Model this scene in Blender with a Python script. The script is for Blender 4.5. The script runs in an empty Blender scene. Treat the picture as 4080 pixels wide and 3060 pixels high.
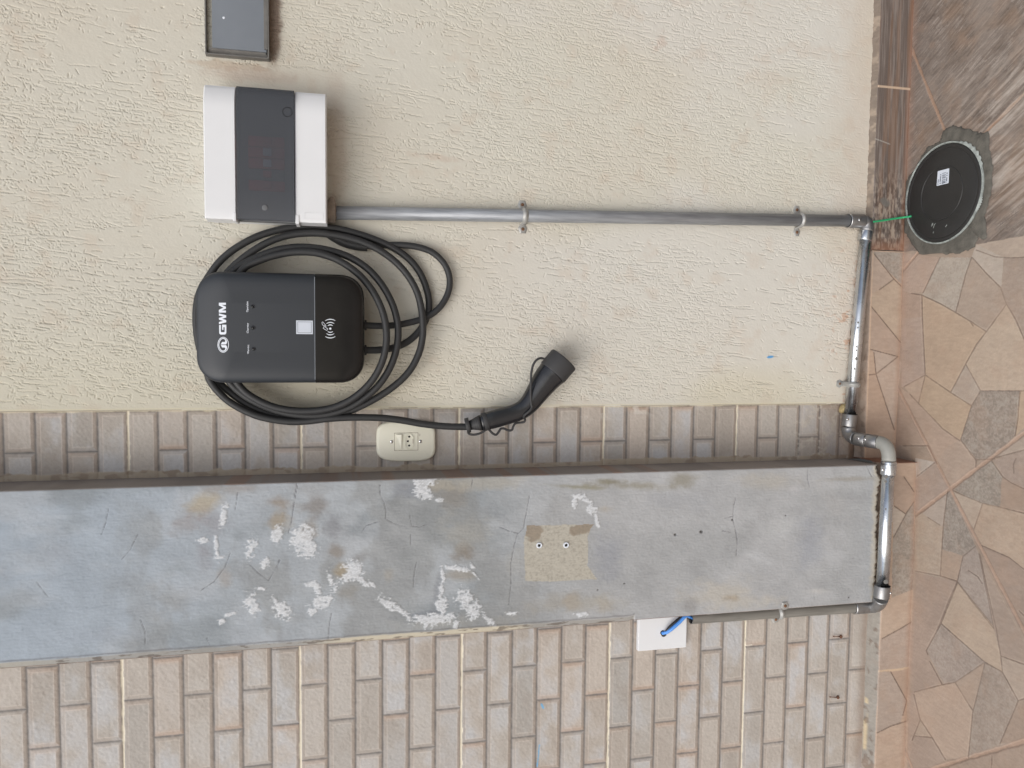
import bpy, bmesh, math, random
import numpy as np
from mathutils import Vector, Matrix
random.seed(7)
R = math.radians
SC = bpy.context.scene
COL = SC.collection

# ------------------------------------------------------------------ camera
F = 3000.0                                   # focal length in photo pixels (photo 4080 x 3060)
CAM = np.array([0.0, -1.5, 1.2307])
def _axes():
    d = np.array([13500., -40., F]); d /= np.linalg.norm(d)      # world down, seen by the camera
    l = np.array([-518., 50000., F]); l /= np.linalg.norm(l)
    l -= d * (l @ d); l /= np.linalg.norm(l)                     # world left
    zx, xx = -d, -l
    return np.array([xx, np.cross(zx, xx), zx])
RM = _axes()                                 # world = RM @ (right, down, forward)
cam_d = bpy.data.cameras.new('camera'); cam = bpy.data.objects.new('camera', cam_d); COL.objects.link(cam)
mw = Matrix.Identity(4)
for i in range(3):
    mw[i][0] = RM[i][0]; mw[i][1] = -RM[i][1]; mw[i][2] = -RM[i][2]; mw[i][3] = CAM[i]
cam.matrix_world = mw
cam_d.sensor_width = 36; cam_d.lens = 36 * F / 4080
cam_d.clip_start = 0.02; cam_d.clip_end = 500
SC.camera = cam

# ------------------------------------------------------------------ light
SUN_EL, SUN_AZ = R(45), R(210)               # azimuth from +y clockwise: front left of the wall
w = bpy.data.worlds.new('World'); SC.world = w; w.use_nodes = True
nt = w.node_tree; nt.nodes.clear()
sky = nt.nodes.new('ShaderNodeTexSky'); sky.sky_type = 'NISHITA'; sky.sun_disc = False
sky.sun_elevation = SUN_EL; sky.sun_rotation = SUN_AZ; sky.dust_density = 4.0; sky.air_density = 1.0
hs = nt.nodes.new('ShaderNodeHueSaturation'); hs.inputs['Saturation'].default_value = 0.6
bg = nt.nodes.new('ShaderNodeBackground'); bg.inputs['Strength'].default_value = 0.15
wo = nt.nodes.new('ShaderNodeOutputWorld')
nt.links.new(sky.outputs[0], hs.inputs['Color']); nt.links.new(hs.outputs[0], bg.inputs[0]); nt.links.new(bg.outputs[0], wo.inputs[0])
sd = bpy.data.lights.new('sun', 'SUN'); so = bpy.data.objects.new('sun', sd); COL.objects.link(so)
sd.energy = 1.0; sd.angle = R(62); sd.color = (0.96, 0.985, 1.0)
sdir = Vector((math.sin(SUN_AZ) * math.cos(SUN_EL), math.cos(SUN_AZ) * math.cos(SUN_EL), math.sin(SUN_EL)))
so.rotation_euler = sdir.to_track_quat('Z', 'Y').to_euler(); so.location = (-3, -4, 5)
SC.view_settings.view_transform = 'Standard'; SC.view_settings.look = 'None'
SC.view_settings.exposure = -0.02; SC.view_settings.gamma = 1.0

# ------------------------------------------------------------------ survey helpers: photo measurement <-> point on a real plane
def P(X, Y, y=None, z=None):
    r = RM @ np.array([X - 2040., Y - 1530., F])
    t = (y - CAM[1]) / r[1] if y is not None else (z - CAM[2]) / r[2]
    return CAM + t * r
def Qa(x, y, z):
    dx, dy, dz = x - CAM[0], y - CAM[1], z - CAM[2]
    a = [RM[0][k] * dx + RM[1][k] * dy + RM[2][k] * dz for k in range(3)]
    return a[0] / a[2] * F + 2040., a[1] / a[2] * F + 1530.

# ------------------------------------------------------------------ noise
_rs = np.random.RandomState(11)
_T = _rs.rand(512, 512).astype(np.float32)
def vn(x, y, s=0):
    x = x + s * 37.3; y = y + s * 91.7
    xi = np.floor(x).astype(np.int64); yi = np.floor(y).astype(np.int64)
    fx = (x - xi); fy = (y - yi); fx = fx * fx * (3 - 2 * fx); fy = fy * fy * (3 - 2 * fy)
    a = _T[yi & 511, xi & 511]; b = _T[yi & 511, (xi + 1) & 511]
    c = _T[(yi + 1) & 511, xi & 511]; d = _T[(yi + 1) & 511, (xi + 1) & 511]
    return (a * (1 - fx) + b * fx) * (1 - fy) + (c * (1 - fx) + d * fx) * fy
def fbm(x, y, s=0, o=4):
    r = 0; a = .5; t = 0
    for k in range(o):
        r = r + a * vn(x, y, s + k * 3.1); t += a; a *= .55; x = x * 2.03; y = y * 2.03
    return r / t
def sst(a, b, x):
    t = np.clip((x - a) / (b - a), 0, 1); return t * t * (3 - 2 * t)
def lin(c):
    c = np.array(c, dtype=np.float64) / 255.
    return np.where(c < .04045, c / 12.92, ((c + .055) / 1.055) ** 2.4)
def mixc(C, c, a):
    c = lin(c) if not isinstance(c, np.ndarray) else c
    return C * (1 - a[..., None]) + c * a[..., None]
def segdist(x, y, pts):
    d = np.full(x.shape, 1e9)
    for (ax, ay), (bx, by) in zip(pts[:-1], pts[1:]):
        vx, vy = bx - ax, by - ay; L = vx * vx + vy * vy + 1e-9
        t = np.clip(((x - ax) * vx + (y - ay) * vy) / L, 0, 1)
        d = np.minimum(d, np.hypot(x - ax - t * vx, y - ay - t * vy))
    return d
def inpoly(x, y, pts):
    ins = np.zeros(x.shape, bool); n = len(pts)
    for i in range(n):
        x1, y1 = pts[i]; x2, y2 = pts[(i + 1) % n]
        if y1 == y2: continue
        c = ((y1 > y) != (y2 > y)) & (x < (x2 - x1) * (y - y1) / (y2 - y1) + x1)
        ins ^= c
    return ins
def ell(x, y, cx, cy, rx, ry, ang=0):
    a = R(ang); dx, dy = x - cx, y - cy
    u = (dx * math.cos(a) + dy * math.sin(a)) / rx; v = (-dx * math.sin(a) + dy * math.cos(a)) / ry
    return np.sqrt(u * u + v * v)

# ------------------------------------------------------------------ objects
def tag(o, label=None, cat=None, group=None, kind=None):
    if label: o['label'] = label
    if cat: o['category'] = cat
    if group: o['group'] = group
    if kind: o['kind'] = kind
    return o
def thing(name, label, cat, loc=(0, 0, 0), group=None):
    o = bpy.data.objects.new(name, None); COL.objects.link(o); o.location = loc; o.empty_display_size = .05
    return tag(o, label, cat, group)
def link(name, me, mat, parent=None):
    o = bpy.data.objects.new(name, me); COL.objects.link(o)
    if mat and not me.materials: me.materials.append(mat)
    if parent is not None:
        pl = Vector((0, 0, 0)); q = parent
        while q is not None: pl += Vector(q.location); q = q.parent
        me.transform(Matrix.Translation(-pl)); o.parent = parent
    return o
def pymesh(name, vs, fs, smooth=False):
    me = bpy.data.meshes.new(name); me.from_pydata([tuple(map(float, v)) for v in vs], [], fs)
    me.update()
    if smooth: me.polygons.foreach_set('use_smooth', [True] * len(me.polygons))
    return me
def grid(name, X, Y, Z, C, mat, parent=None, smooth=True):
    n, m = X.shape
    me = bpy.data.meshes.new(name)
    co = np.stack([X, Y, Z], -1).reshape(-1, 3).astype(np.float32)
    idx = np.arange(n * m, dtype=np.int32).reshape(n, m)
    q = np.stack([idx[:-1, :-1], idx[1:, :-1], idx[1:, 1:], idx[:-1, 1:]], -1).reshape(-1, 4)
    me.vertices.add(n * m); me.vertices.foreach_set('co', co.ravel())
    me.loops.add(q.size); me.loops.foreach_set('vertex_index', q.ravel())
    me.polygons.add(len(q)); me.polygons.foreach_set('loop_start', np.arange(0, q.size, 4, dtype=np.int32))
    me.polygons.foreach_set('use_smooth', np.full(len(q), smooth))
    me.update(calc_edges=True)
    at = me.color_attributes.new('Col', 'FLOAT_COLOR', 'POINT')
    cc = np.ones((n * m, 4), np.float32); cc[:, :3] = np.clip(C.reshape(-1, 3), 0, 1)
    at.data.foreach_set('color', cc.ravel())
    return link(name, me, mat, parent)
def axis(dense0, dense1, step, lo=None, hi=None):
    a = np.arange(dense0, dense1 + step * .5, step); out = [a]
    if lo is not None and lo < dense0 - 1e-6:
        n = max(2, int((dense0 - lo) / .06)); t = np.linspace(0, 1, n + 1)[1:]
        out.insert(0, (dense0 - (dense0 - lo) * t ** 1.6)[::-1])
    if hi is not None and hi > dense1 + 1e-6:
        n = max(2, int((hi - dense1) / .06)); t = np.linspace(0, 1, n + 1)[1:]
        out.append(dense1 + (hi - dense1) * t ** 1.6)
    return np.concatenate(out)

# ------------------------------------------------------------------ materials
def newmat(name):
    m = bpy.data.materials.new(name); m.use_nodes = True
    return m, m.node_tree, m.node_tree.nodes['Principled BSDF']
def setp(b, **k):
    for n, v in k.items():
        b.inputs[n.replace('_', ' ')].default_value = v
def vcmat(name, rough=.85, nscale=900, namp=.10, bump=.0, bscale=700, spec=.3, roughvar=0):
    m, t, b = newmat(name); N = t.nodes; L = t.links
    at = N.new('ShaderNodeAttribute'); at.attribute_name = 'Col'
    tc = N.new('ShaderNodeTexCoord'); no = N.new('ShaderNodeTexNoise'); no.inputs['Scale'].default_value = nscale; no.inputs['Detail'].default_value = 3
    L.new(tc.outputs['Object'], no.inputs['Vector'])
    mr = N.new('ShaderNodeMapRange'); mr.inputs[1].default_value = .3; mr.inputs[2].default_value = .7
    mr.inputs[3].default_value = 1 - namp; mr.inputs[4].default_value = 1 + namp
    L.new(no.outputs['Fac'], mr.inputs[0])
    mx = N.new('ShaderNodeVectorMath'); mx.operation = 'SCALE'
    L.new(at.outputs['Color'], mx.inputs[0]); L.new(mr.outputs[0], mx.inputs['Scale']); L.new(mx.outputs[0], b.inputs['Base Color'])
    setp(b, Roughness=rough); b.inputs['Specular IOR Level'].default_value = spec
    if bump:
        n2 = N.new('ShaderNodeTexNoise'); n2.inputs['Scale'].default_value = bscale; n2.inputs['Detail'].default_value = 4
        bp = N.new('ShaderNodeBump'); bp.inputs['Distance'].default_value = bump; bp.inputs['Strength'].default_value = 1
        L.new(tc.outputs['Object'], n2.inputs['Vector']); L.new(n2.outputs['Fac'], bp.inputs['Height']); L.new(bp.outputs[0], b.inputs['Normal'])
    if roughvar:
        n3 = N.new('ShaderNodeTexNoise'); n3.inputs['Scale'].default_value = 30; L.new(tc.outputs['Object'], n3.inputs['Vector'])
        m3 = N.new('ShaderNodeMapRange'); m3.inputs[3].default_value = rough - roughvar; m3.inputs[4].default_value = rough + roughvar
        L.new(n3.outputs['Fac'], m3.inputs[0]); L.new(m3.outputs[0], b.inputs['Roughness'])
    return m
def plain(name, c, rough=.5, metal=0, spec=.5, var=.06, nscale=60, bump=0, bscale=400, coat=0, stretch=(1, 1, 1), rv=.08):
    m, t, b = newmat(name); N = t.nodes; L = t.links
    c = lin(c); tc = N.new('ShaderNodeTexCoord'); mp = N.new('ShaderNodeMapping'); mp.inputs['Scale'].default_value = stretch
    L.new(tc.outputs['Object'], mp.inputs['Vector'])
    no = N.new('ShaderNodeTexNoise'); no.inputs['Scale'].default_value = nscale; no.inputs['Detail'].default_value = 5
    L.new(mp.outputs[0], no.inputs['Vector'])
    cr = N.new('ShaderNodeValToRGB'); e = cr.color_ramp.elements
    e[0].position = .3; e[1].position = .7
    e[0].color = (*(np.clip(c * (1 - var), 0, 1)), 1); e[1].color = (*(np.clip(c * (1 + var), 0, 1)), 1)
    L.new(no.outputs['Fac'], cr.inputs[0]); L.new(cr.outputs[0], b.inputs['Base Color'])
    mr = N.new('ShaderNodeMapRange'); mr.inputs[3].default_value = max(.02, rough - rv); mr.inputs[4].default_value = min(1, rough + rv)
    L.new(no.outputs['Fac'], mr.inputs[0]); L.new(mr.outputs[0], b.inputs['Roughness'])
    b.inputs['Metallic'].default_value = metal; b.inputs['Specular IOR Level'].default_value = spec
    if coat: b.inputs['Coat Weight'].default_value = coat; b.inputs['Coat Roughness'].default_value = .08
    if bump:
        n2 = N.new('ShaderNodeTexNoise'); n2.inputs['Scale'].default_value = bscale; n2.inputs['Detail'].default_value = 3
        L.new(mp.outputs[0], n2.inputs['Vector'])
        bp = N.new('ShaderNodeBump'); bp.inputs['Distance'].default_value = bump; L.new(n2.outputs['Fac'], bp.inputs['Height']); L.new(bp.outputs[0], b.inputs['Normal'])
    return m
M_stucco = vcmat('textured_render', .9, 1200, .05, .00012, 900)
M_tile = vcmat('printed_brick_tile', .62, 1500, .08, .00018, 650, .4)
M_cement = vcmat('smooth_cement', .72, 1100, .08, .00015, 800, .4)
M_floor = vcmat('stone_floor_tile', .55, 1400, .12, .0001, 900, .4, .1)
M_patch = plain('grey_cement', (94, 91, 84), .9, var=.25, nscale=60, bump=.001, bscale=220)
M_white = plain('white_plastic', (226, 228, 230), .38, var=.01, nscale=20)
M_cream = plain('cream_plastic', (226, 225, 209), .42, var=.01, nscale=20)
M_black = plain('matte_black_plastic', (45, 49, 54), .48, var=.05, nscale=900, bump=.00006, bscale=2500)
M_gloss = plain('glossy_black_plastic', (30, 29, 28), .2, var=.05, spec=.35, rv=.03)
M_rubber = plain('black_rubber', (47, 48, 49), .55, var=.06, nscale=80)
M_handle = plain('satin_black_plastic', (34, 35, 38), .24, var=.04, nscale=12, rv=.02, spec=.7)
M_cap = plain('grey_black_rubber', (56, 56, 57), .62, var=.05)
M_dark = plain('dark_void', (20, 18, 16), .8)
M_print = plain('white_print', (224, 230, 238), .5, var=.01)
M_metal = plain('galvanised_steel', (206, 210, 214), .26, 1, var=.12, nscale=30, bump=.0002, bscale=160, stretch=(1, 1, 1), rv=.12)
M_clamp = plain('zinc_plated_strap', (168, 168, 165), .45, .4, var=.12, nscale=120)
M_zinc_old = plain('weathered_conduit', (128, 126, 120), .55, .2, var=.22, nscale=120, bump=.0003, bscale=220, stretch=(1, 1, .10))
M_zinc = plain('dull_zinc_conduit', (150, 153, 157), .46, .4, var=.22, nscale=170, bump=.0005, bscale=220, stretch=(1, 1, .10), rv=.12)
M_fit = plain('cast_fitting_metal', (150, 150, 150), .38, .85, var=.12, nscale=90, bump=.0002, bscale=300)
M_pvc = plain('pale_grey_elbow', (150, 150, 144), .4, 0, var=.05)
M_screw = plain('rusty_screw', (122, 88, 64), .6, .3, var=.4, nscale=300)
M_chrome = plain('bright_screw', (210, 210, 210), .15, 1, var=.05)
M_rust = plain('dark_rust', (104, 72, 54), .8, .1, var=.3, nscale=300)
M_grey = plain('grey_sheet_metal', (124, 130, 137), .5, .1, var=.06, nscale=15)
M_greyf = plain('grey_metal_frame', (112, 110, 106), .6, .1, var=.15, nscale=60, bump=.0004, bscale=150)
M_lid = plain('black_lid_plastic', (38, 38, 38), .5, var=.12, nscale=50, bump=.0002, bscale=500)
M_rim = plain('dirty_white_rim', (150, 156, 152), .6, var=.35, nscale=90, bump=.0006, bscale=150)
M_label = plain('white_label', (205, 212, 222), .5, var=.02)
M_ink = plain('dark_ink', (70, 78, 95), .6)
M_green = plain('green_wire', (48, 165, 110), .45)
M_blue = plain('blue_wire', (84, 148, 228), .4)
M_bwire = plain('black_wire', (28, 28, 32), .45)
M_mortar = plain('dirty_mortar', (140, 128, 116), .95, var=.2, nscale=120, bump=.0012, bscale=180)
M_red = plain('red_plastic', (205, 46, 42), .5); M_pale = plain('pale_toggle', (205, 212, 228), .5)
M_inner = plain('dark_inner_tray', (104, 106, 108), .6)
M_led = plain('dark_lens', (14, 14, 14), .12)
M_foam = plain('yellow_foam', (176, 158, 116), .9, var=.25, nscale=200, bump=.001, bscale=300)
m, t, b = newmat('smoked_door'); M_door = m
tr = t.nodes.new('ShaderNodeBsdfTransparent'); tr.inputs[0].default_value = (.58, .58, .60, 1)
ms = t.nodes.new('ShaderNodeMixShader'); ms.inputs[0].default_value = .38
setp(b, Roughness=.3); b.inputs['Base Color'].default_value = (*lin((110, 114, 120)), 1)
t.links.new(tr.outputs[0], ms.inputs[1]); t.links.new(b.outputs[0], ms.inputs[2]); t.links.new(ms.outputs[0], t.nodes['Material Output'].inputs[0])

# ------------------------------------------------------------------ shape helpers
def frames(pts):
    pts = [Vector(p) for p in pts]; n = len(pts); T = []
    for i in range(n):
        T.append((pts[min(i + 1, n - 1)] - pts[max(i - 1, 0)]).normalized())
    up = Vector((0, -1, 0))
    if abs(T[0].dot(up)) > .9: up = Vector((1, 0, 0))
    u = (up - T[0] * up.dot(T[0])).normalized(); out = []
    for i in range(n):
        u = (u - T[i] * u.dot(T[i])).normalized(); out.append((pts[i], T[i], u, T[i].cross(u)))
    return out
def tube(name, pts, rad, mat, parent=None, seg=20, cap=True, ru=1.0, smooth=True):
    fr = frames(pts); n = len(fr); vs = []; fs = []
    if not hasattr(rad, '__len__'): rad = [rad] * n
    if not hasattr(ru, '__len__'): ru = [ru] * n
    for (p, T, u, v), r, k in zip(fr, rad, ru):
        for j in range(seg):
            a = 2 * math.pi * j / seg
            vs.append(p + u * math.cos(a) * r * k + v * math.sin(a) * r)
    for i in range(n - 1):
        for j in range(seg):
            fs.append((i * seg + j, i * seg + (j + 1) % seg, (i + 1) * seg + (j + 1) % seg, (i + 1) * seg + j))
    me = pymesh(name, vs, fs, smooth)
    if cap:
        bm = bmesh.new(); bm.from_mesh(me); bm.verts.ensure_lookup_table()
        for base in (0, (n - 1) * seg):
            try:
                f = bm.faces.new([bm.verts[base + j] for j in range(seg)]); f.smooth = False
            except ValueError: pass
        bmesh.ops.recalc_face_normals(bm, faces=bm.faces); bm.to_mesh(me); bm.free()
    return link(name, me, mat, parent)
def spline(pts, n=8):
    p = [Vector(q) for q in pts]; p = [p[0] * 2 - p[1]] + p + [p[-1] * 2 - p[-2]]; out = []
    for i in range(1, len(p) - 2):
        a, b, c, d = p[i - 1:i + 3]
        for k in range(n):
            t = k / n
            out.append(.5 * ((2 * b) + (c - a) * t + (2 * a - 5 * b + 4 * c - d) * t * t + (3 * b - a - 3 * c + d) * t ** 3))
    out.append(p[-2]); return out
def box(name, x0, x1, y0, y1, z0, z1, mat, parent=None, bev=.001):
    bm = bmesh.new(); bmesh.ops.create_cube(bm, size=1)
    for v in bm.verts:
        v.co = Vector(((x0 + x1) / 2 + v.co.x * (x1 - x0), (y0 + y1) / 2 + v.co.y * (y1 - y0), (z0 + z1) / 2 + v.co.z * (z1 - z0)))
    if bev: bmesh.ops.bevel(bm, geom=bm.edges[:], offset=bev, segments=2, affect='EDGES', profile=.5)
    me = bpy.data.meshes.new(name); bm.to_mesh(me); bm.free()
    return link(name, me, mat, parent)
def loft(name, loops, mat, parent=None, smooth=True, caps=True):
    n = len(loops[0]); vs = [v for l in loops for v in l]; fs = []
    for i in range(len(loops) - 1):
        for j in range(n):
            fs.append((i * n + j, i * n + (j + 1) % n, (i + 1) * n + (j + 1) % n, (i + 1) * n + j))
    if caps: fs.append(tuple(range(n))); fs.append(tuple((len(loops) - 1) * n + j for j in range(n)))
    me = pymesh(name, vs, fs, smooth)
    bm = bmesh.new(); bm.from_mesh(me); bmesh.ops.recalc_face_normals(bm, faces=bm.faces)
    for f in bm.faces:
        if len(f.verts) > 4: f.smooth = False
    bm.to_mesh(me); bm.free()
    if smooth: me.set_sharp_from_angle(angle=R(38))
    return link(name, me, mat, parent)
def rrect(cx, cz, w_, h_, r, n=10, e=2.0):
    out = []
    r = min(r, w_ / 2 - 1e-5, h_ / 2 - 1e-5)
    for (sx, sz, a0) in ((1, 1, 0), (-1, 1, 90), (-1, -1, 180), (1, -1, 270)):
        ox, oz = cx + sx * (w_ / 2 - r), cz + sz * (h_ / 2 - r)
        for k in range(n + 1):
            a = R(a0 + 90 * k / n); out.append((ox + r * math.cos(a), oz + r * math.sin(a)))
    return out
def ring(name, c, T, ri, ro, hgt, mat, parent, seg=28):
    # a short sleeve with a bore, axis T, centred on c
    c = Vector(c); T = Vector(T).normalized(); u = T.orthogonal().normalized(); v = T.cross(u)
    prof = [(ri, -hgt / 2), (ro - .0006, -hgt / 2), (ro, -hgt / 2 + .0006), (ro, hgt / 2 - .0006), (ro - .0006, hgt / 2), (ri, hgt / 2)]
    vs = []; fs = []; k = len(prof)
    for j in range(seg):
        a = 2 * math.pi * j / seg; d = u * math.cos(a) + v * math.sin(a)
        for (r, h) in prof: vs.append(c + d * r + T * h)
    for j in range(seg):
        j2 = (j + 1) % seg
        for i in range(k):
            i2 = (i + 1) % k
            fs.append((j * k + i, j2 * k + i, j2 * k + i2, j * k + i2))
    me = pymesh(name, vs, fs, True)
    bm = bmesh.new(); bm.from_mesh(me); bmesh.ops.recalc_face_normals(bm, faces=bm.faces); bm.to_mesh(me); bm.free()
    return link(name, me, mat, parent)
def dome(name, c, nrm, r, h, mat, parent, seg=14):
    c = Vector(c); T = Vector(nrm).normalized(); u = T.orthogonal().normalized(); v = T.cross(u); loops = []
    for k in range(5):
        a = k / 4 * math.pi / 2 * .92; rr = r * math.cos(a); hh = h * math.sin(a)
        loops.append([c + (u * math.cos(2 * math.pi * j / seg) + v * math.sin(2 * math.pi * j / seg)) * rr + T * hh for j in range(seg)])
    return loft(name, loops, mat, parent)
def flat(name, polys, fn, mat, parent, th=.0003):
    """thin printed shapes: polygons in 2D, fn maps (a, b) to a 3D point; a slim slab facing the viewer"""
    vs = []; fs = []
    for pl in polys:
        b0 = len(vs); n = len(pl)
        for (a, b_) in pl: vs.append(fn(a, b_))
        fs.append(tuple(range(b0, b0 + n)))
    me = pymesh(name, vs, fs)
    bm = bmesh.new(); bm.from_mesh(me)
    bmesh.ops.recalc_face_normals(bm, faces=bm.faces); bm.to_mesh(me); bm.free()
    return link(name, me, mat, parent)
def text_polys(body):
    cu = bpy.data.curves.new('t', 'FONT'); cu.body = body; cu.size = 1; cu.offset = .018; cu.resolution_u = 3
    o = bpy.data.objects.new('t', cu); COL.objects.link(o)
    dg = bpy.context.evaluated_depsgraph_get(); me = o.evaluated_get(dg).to_mesh()
    vs = [tuple(v.co) for v in me.vertices]; fs = [tuple(p.vertices) for p in me.polygons]
    o.evaluated_get(dg).to_mesh_clear(); bpy.data.objects.remove(o); bpy.data.curves.remove(cu)
    xs = [v[0] for v in vs]; ys = [v[1] for v in vs]
    return vs, fs, min(xs), max(xs), min(ys), max(ys)
def text(name, body, fn, mat, parent):
    """fn maps (u, v) in 0..1 (right, up) over the text's box to a 3D point"""
    vs, fs, x0, x1, y0, y1 = text_polys(body)
    return link(name, pymesh(name, [fn((v[0] - x0) / (x1 - x0), (v[1] - y0) / (y1 - y0)) for v in vs], fs), mat, parent)
def stroke(p, q, wd):
    dx, dy = q[0] - p[0], q[1] - p[1]; L = math.hypot(dx, dy) + 1e-9; nx, ny = -dy / L * wd / 2, dx / L * wd / 2
    return [(p[0] + nx, p[1] + ny), (q[0] + nx, q[1] + ny), (q[0] - nx, q[1] - ny), (p[0] - nx, p[1] - ny)]

# frames of reference of the survey close-ups (measured in the photograph)
A5 = lambda x, y: (3200 + .6633 * x, 900 + .6633 * y)
A4 = lambda x, y: (3200 + .6633 * x, .6633 * y)
B6 = lambda x, y: (3200 + .6992 * x, 1900 + .6992 * y)
G6 = lambda x, y: (3600 + .4218 * x, 1800 + .4218 * y)
C4 = lambda x, y: (1100 + .6329 * x, 1850 + .6329 * y)
C5 = lambda x, y: (2300 + .5877 * x, 1800 + .5877 * y)
C8 = lambda x, y: (.7233 * x, 1500 + .7233 * y)
mp = lambda f, pts: [f(*p) for p in pts]
# ================================================================== GROUND
def flatobj(name, x0, x1, y0, y1, z, mat):
    return link(name, pymesh(name, [(x0, y0, z), (x1, y0, z), (x1, y1, z), (x0, y1, z)], [(0, 1, 2, 3)]), mat)
M_yard = plain('bare_ground', (120, 112, 100), .95, var=.2, nscale=4)
tag(flatobj('ground', -60, 60, -60, 60, -.006, M_yard), kind='structure')

# stone-look and wood-look floor: every cell, joint and crack where the photograph has it
POLY = []      # (photo polygon, colour, mottle)
def cell(f, pts, c, mot=0.0): POLY.append((mp(f, pts), c, mot))
pk, be, tn, br, gy, lg = (172, 148, 132), (176, 156, 136), (180, 154, 126), (152, 130, 114), (138, 132, 122), (182, 172, 160)
cell(A5, [(600, 160), (820, 190), (720, 400), (650, 405), (600, 390)], pk)
cell(A5, [(820, 190), (1015, 190), (975, 290), (915, 520), (830, 470), (715, 415)], (166, 158, 146), .6)
cell(A5, [(1015, 190), (1185, 370), (1220, 470), (1100, 635), (915, 520), (975, 290)], (158, 140, 124), .2)
cell(A5, [(1010, 190), (1040, 110), (1210, 190), (1190, 368)], lg, .1)
cell(A5, [(1040, 110), (1330, 60), (1330, 195), (1205, 190)], (176, 160, 144))
cell(A5, [(1190, 365), (1205, 190), (1330, 195), (1330, 695), (1220, 470)], (150, 132, 118), .3)
cell(A5, [(1220, 470), (1330, 690), (1330, 990), (1065, 990), (975, 830), (1100, 635)], (184, 164, 142), .2)
cell(A5, [(712, 415), (915, 520), (1100, 635), (1040, 710), (975, 830), (885, 1000), (735, 895), (716, 560)], tn, .05)
cell(A5, [(598, 395), (712, 415), (715, 545), (596, 560)], (160, 134, 116))
cell(A5, [(596, 560), (715, 545), (732, 895), (605, 965), (590, 965)], (166, 144, 130))
cell(A5, [(975, 830), (1065, 990), (1010, 1080), (885, 1000)], (166, 152, 138), .2)
cell(A5, [(605, 965), (732, 895), (690, 1065), (640, 1010)], (176, 152, 130))
cell(A5, [(732, 895), (885, 1000), (1010, 1080), (945, 1285), (840, 1220), (692, 1065)], (180, 154, 124), .05)
cell(A5, [(1065, 990), (1300, 990), (1275, 1260), (1150, 1395), (1040, 1400), (945, 1285), (1010, 1080)], (122, 112, 102), .9)
cell(A5, [(1300, 990), (1330, 990), (1330, 1210), (1275, 1265)], tn)
cell(A5, [(590, 975), (640, 1010), (692, 1065), (840, 1220), (945, 1285), (870, 1320), (800, 1420), (745, 1320), (560, 1320)], (174, 148, 128))
cell(A5, [(800, 1420), (870, 1320), (945, 1285), (1035, 1405), (1035, 1460), (885, 1590)], (172, 150, 132), .1)
cell(G6, [(110, 60), (300, 95), (120, 260)], (186, 180, 172), .3)
cell(G6, [(300, 95), (440, 350), (150, 585), (105, 560), (112, 265)], (160, 142, 130))
cell(G6, [(480, 360), (680, 180), (830, 85), (930, 235), (915, 520), (745, 485), (570, 415)], (124, 118, 108), .9)
cell(G6, [(850, 80), (1140, -10), (1140, 350), (1010, 290), (935, 235)], (146, 128, 116), .2)
cell(G6, [(935, 240), (1140, 350), (1140, 585), (915, 520)], (150, 126, 106), .1)
cell(G6, [(465, 365), (570, 415), (745, 485), (665, 725)], (172, 156, 138))
cell(G6, [(745, 485), (915, 520), (1140, 585), (1140, 1110), (1000, 1000), (740, 885), (665, 735)], (178, 154, 130), .3)
cell(G6, [(740, 885), (1000, 1000), (1140, 1110), (1140, 1250), (920, 1290)], (144, 122, 106))
cell(G6, [(920, 1290), (1140, 1250), (1140, 1680), (1090, 1659)], (138, 118, 104), .1)
cell(G6, [(410, 380), (435, 365), (680, 890), (560, 985), (365, 920)], (124, 118, 110), .9)
cell(G6, [(180, 580), (410, 380), (372, 700), (340, 690), (230, 620)], (172, 160, 148))
cell(G6, [(105, 600), (180, 580), (230, 620), (340, 690), (372, 700), (345, 1170), (108, 1125)], (174, 156, 136), .3)
cell(G6, [(365, 920), (560, 985), (505, 1225), (345, 1170)], (160, 138, 118))
cell(G6, [(560, 985), (680, 890), (710, 960), (780, 1300), (850, 1665), (505, 1225)], (148, 136, 128), .5)
cell(G6, [(710, 960), (1080, 1665), (850, 1665), (780, 1300)], (170, 150, 132))
cell(B6, [(640, 545), (880, 598), (785, 835), (700, 990), (790, 1180), (630, 1225), (605, 1080)], (152, 132, 118))
cell(B6, [(880, 600), (1100, 870), (1135, 1115), (1035, 1055), (785, 835)], (178, 158, 136), .1)
cell(B6, [(785, 835), (1035, 1055), (865, 1170), (800, 1180), (705, 990)], (142, 130, 122), .6)
cell(B6, [(865, 1170), (1035, 1055), (965, 1345)], (166, 146, 128))
cell(B6, [(630, 1225), (800, 1180), (865, 1170), (965, 1345), (940, 1600), (800, 1610), (665, 1380)], (180, 156, 136), .1)
cell(B6, [(1035, 1055), (1135, 1115), (1225, 1275), (1120, 1520), (940, 1605), (965, 1345)], (140, 126, 114), .6)
cell(B6, [(1100, 870), (1125, 1020), (1262, 1070), (1262, 1265), (1225, 1275), (1135, 1112)], (168, 152, 136), .1)
cell(B6, [(1000, 430), (1262, 950), (1262, 1070), (1125, 1020), (1080, 840), (1030, 560)], (150, 132, 118), .1)
cell(B6, [(1225, 1275), (1262, 1265), (1262, 1510), (1120, 1520)], (148, 126, 108), .2)
cell(B6, [(665, 1380), (735, 1485), (635, 1475)], (166, 148, 130))
cell(B6, [(635, 1475), (735, 1485), (810, 1610), (700, 1680), (590, 1680)], (148, 128, 114), .1)
cell(B6, [(600, 1240), (630, 1225), (665, 1380), (635, 1475), (590, 1680), (600, 1480)], (160, 138, 122))
cell(B6, [(930, 1620), (1262, 1525), (1262, 1680), (700, 1680)], (152, 130, 112), .2)
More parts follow.
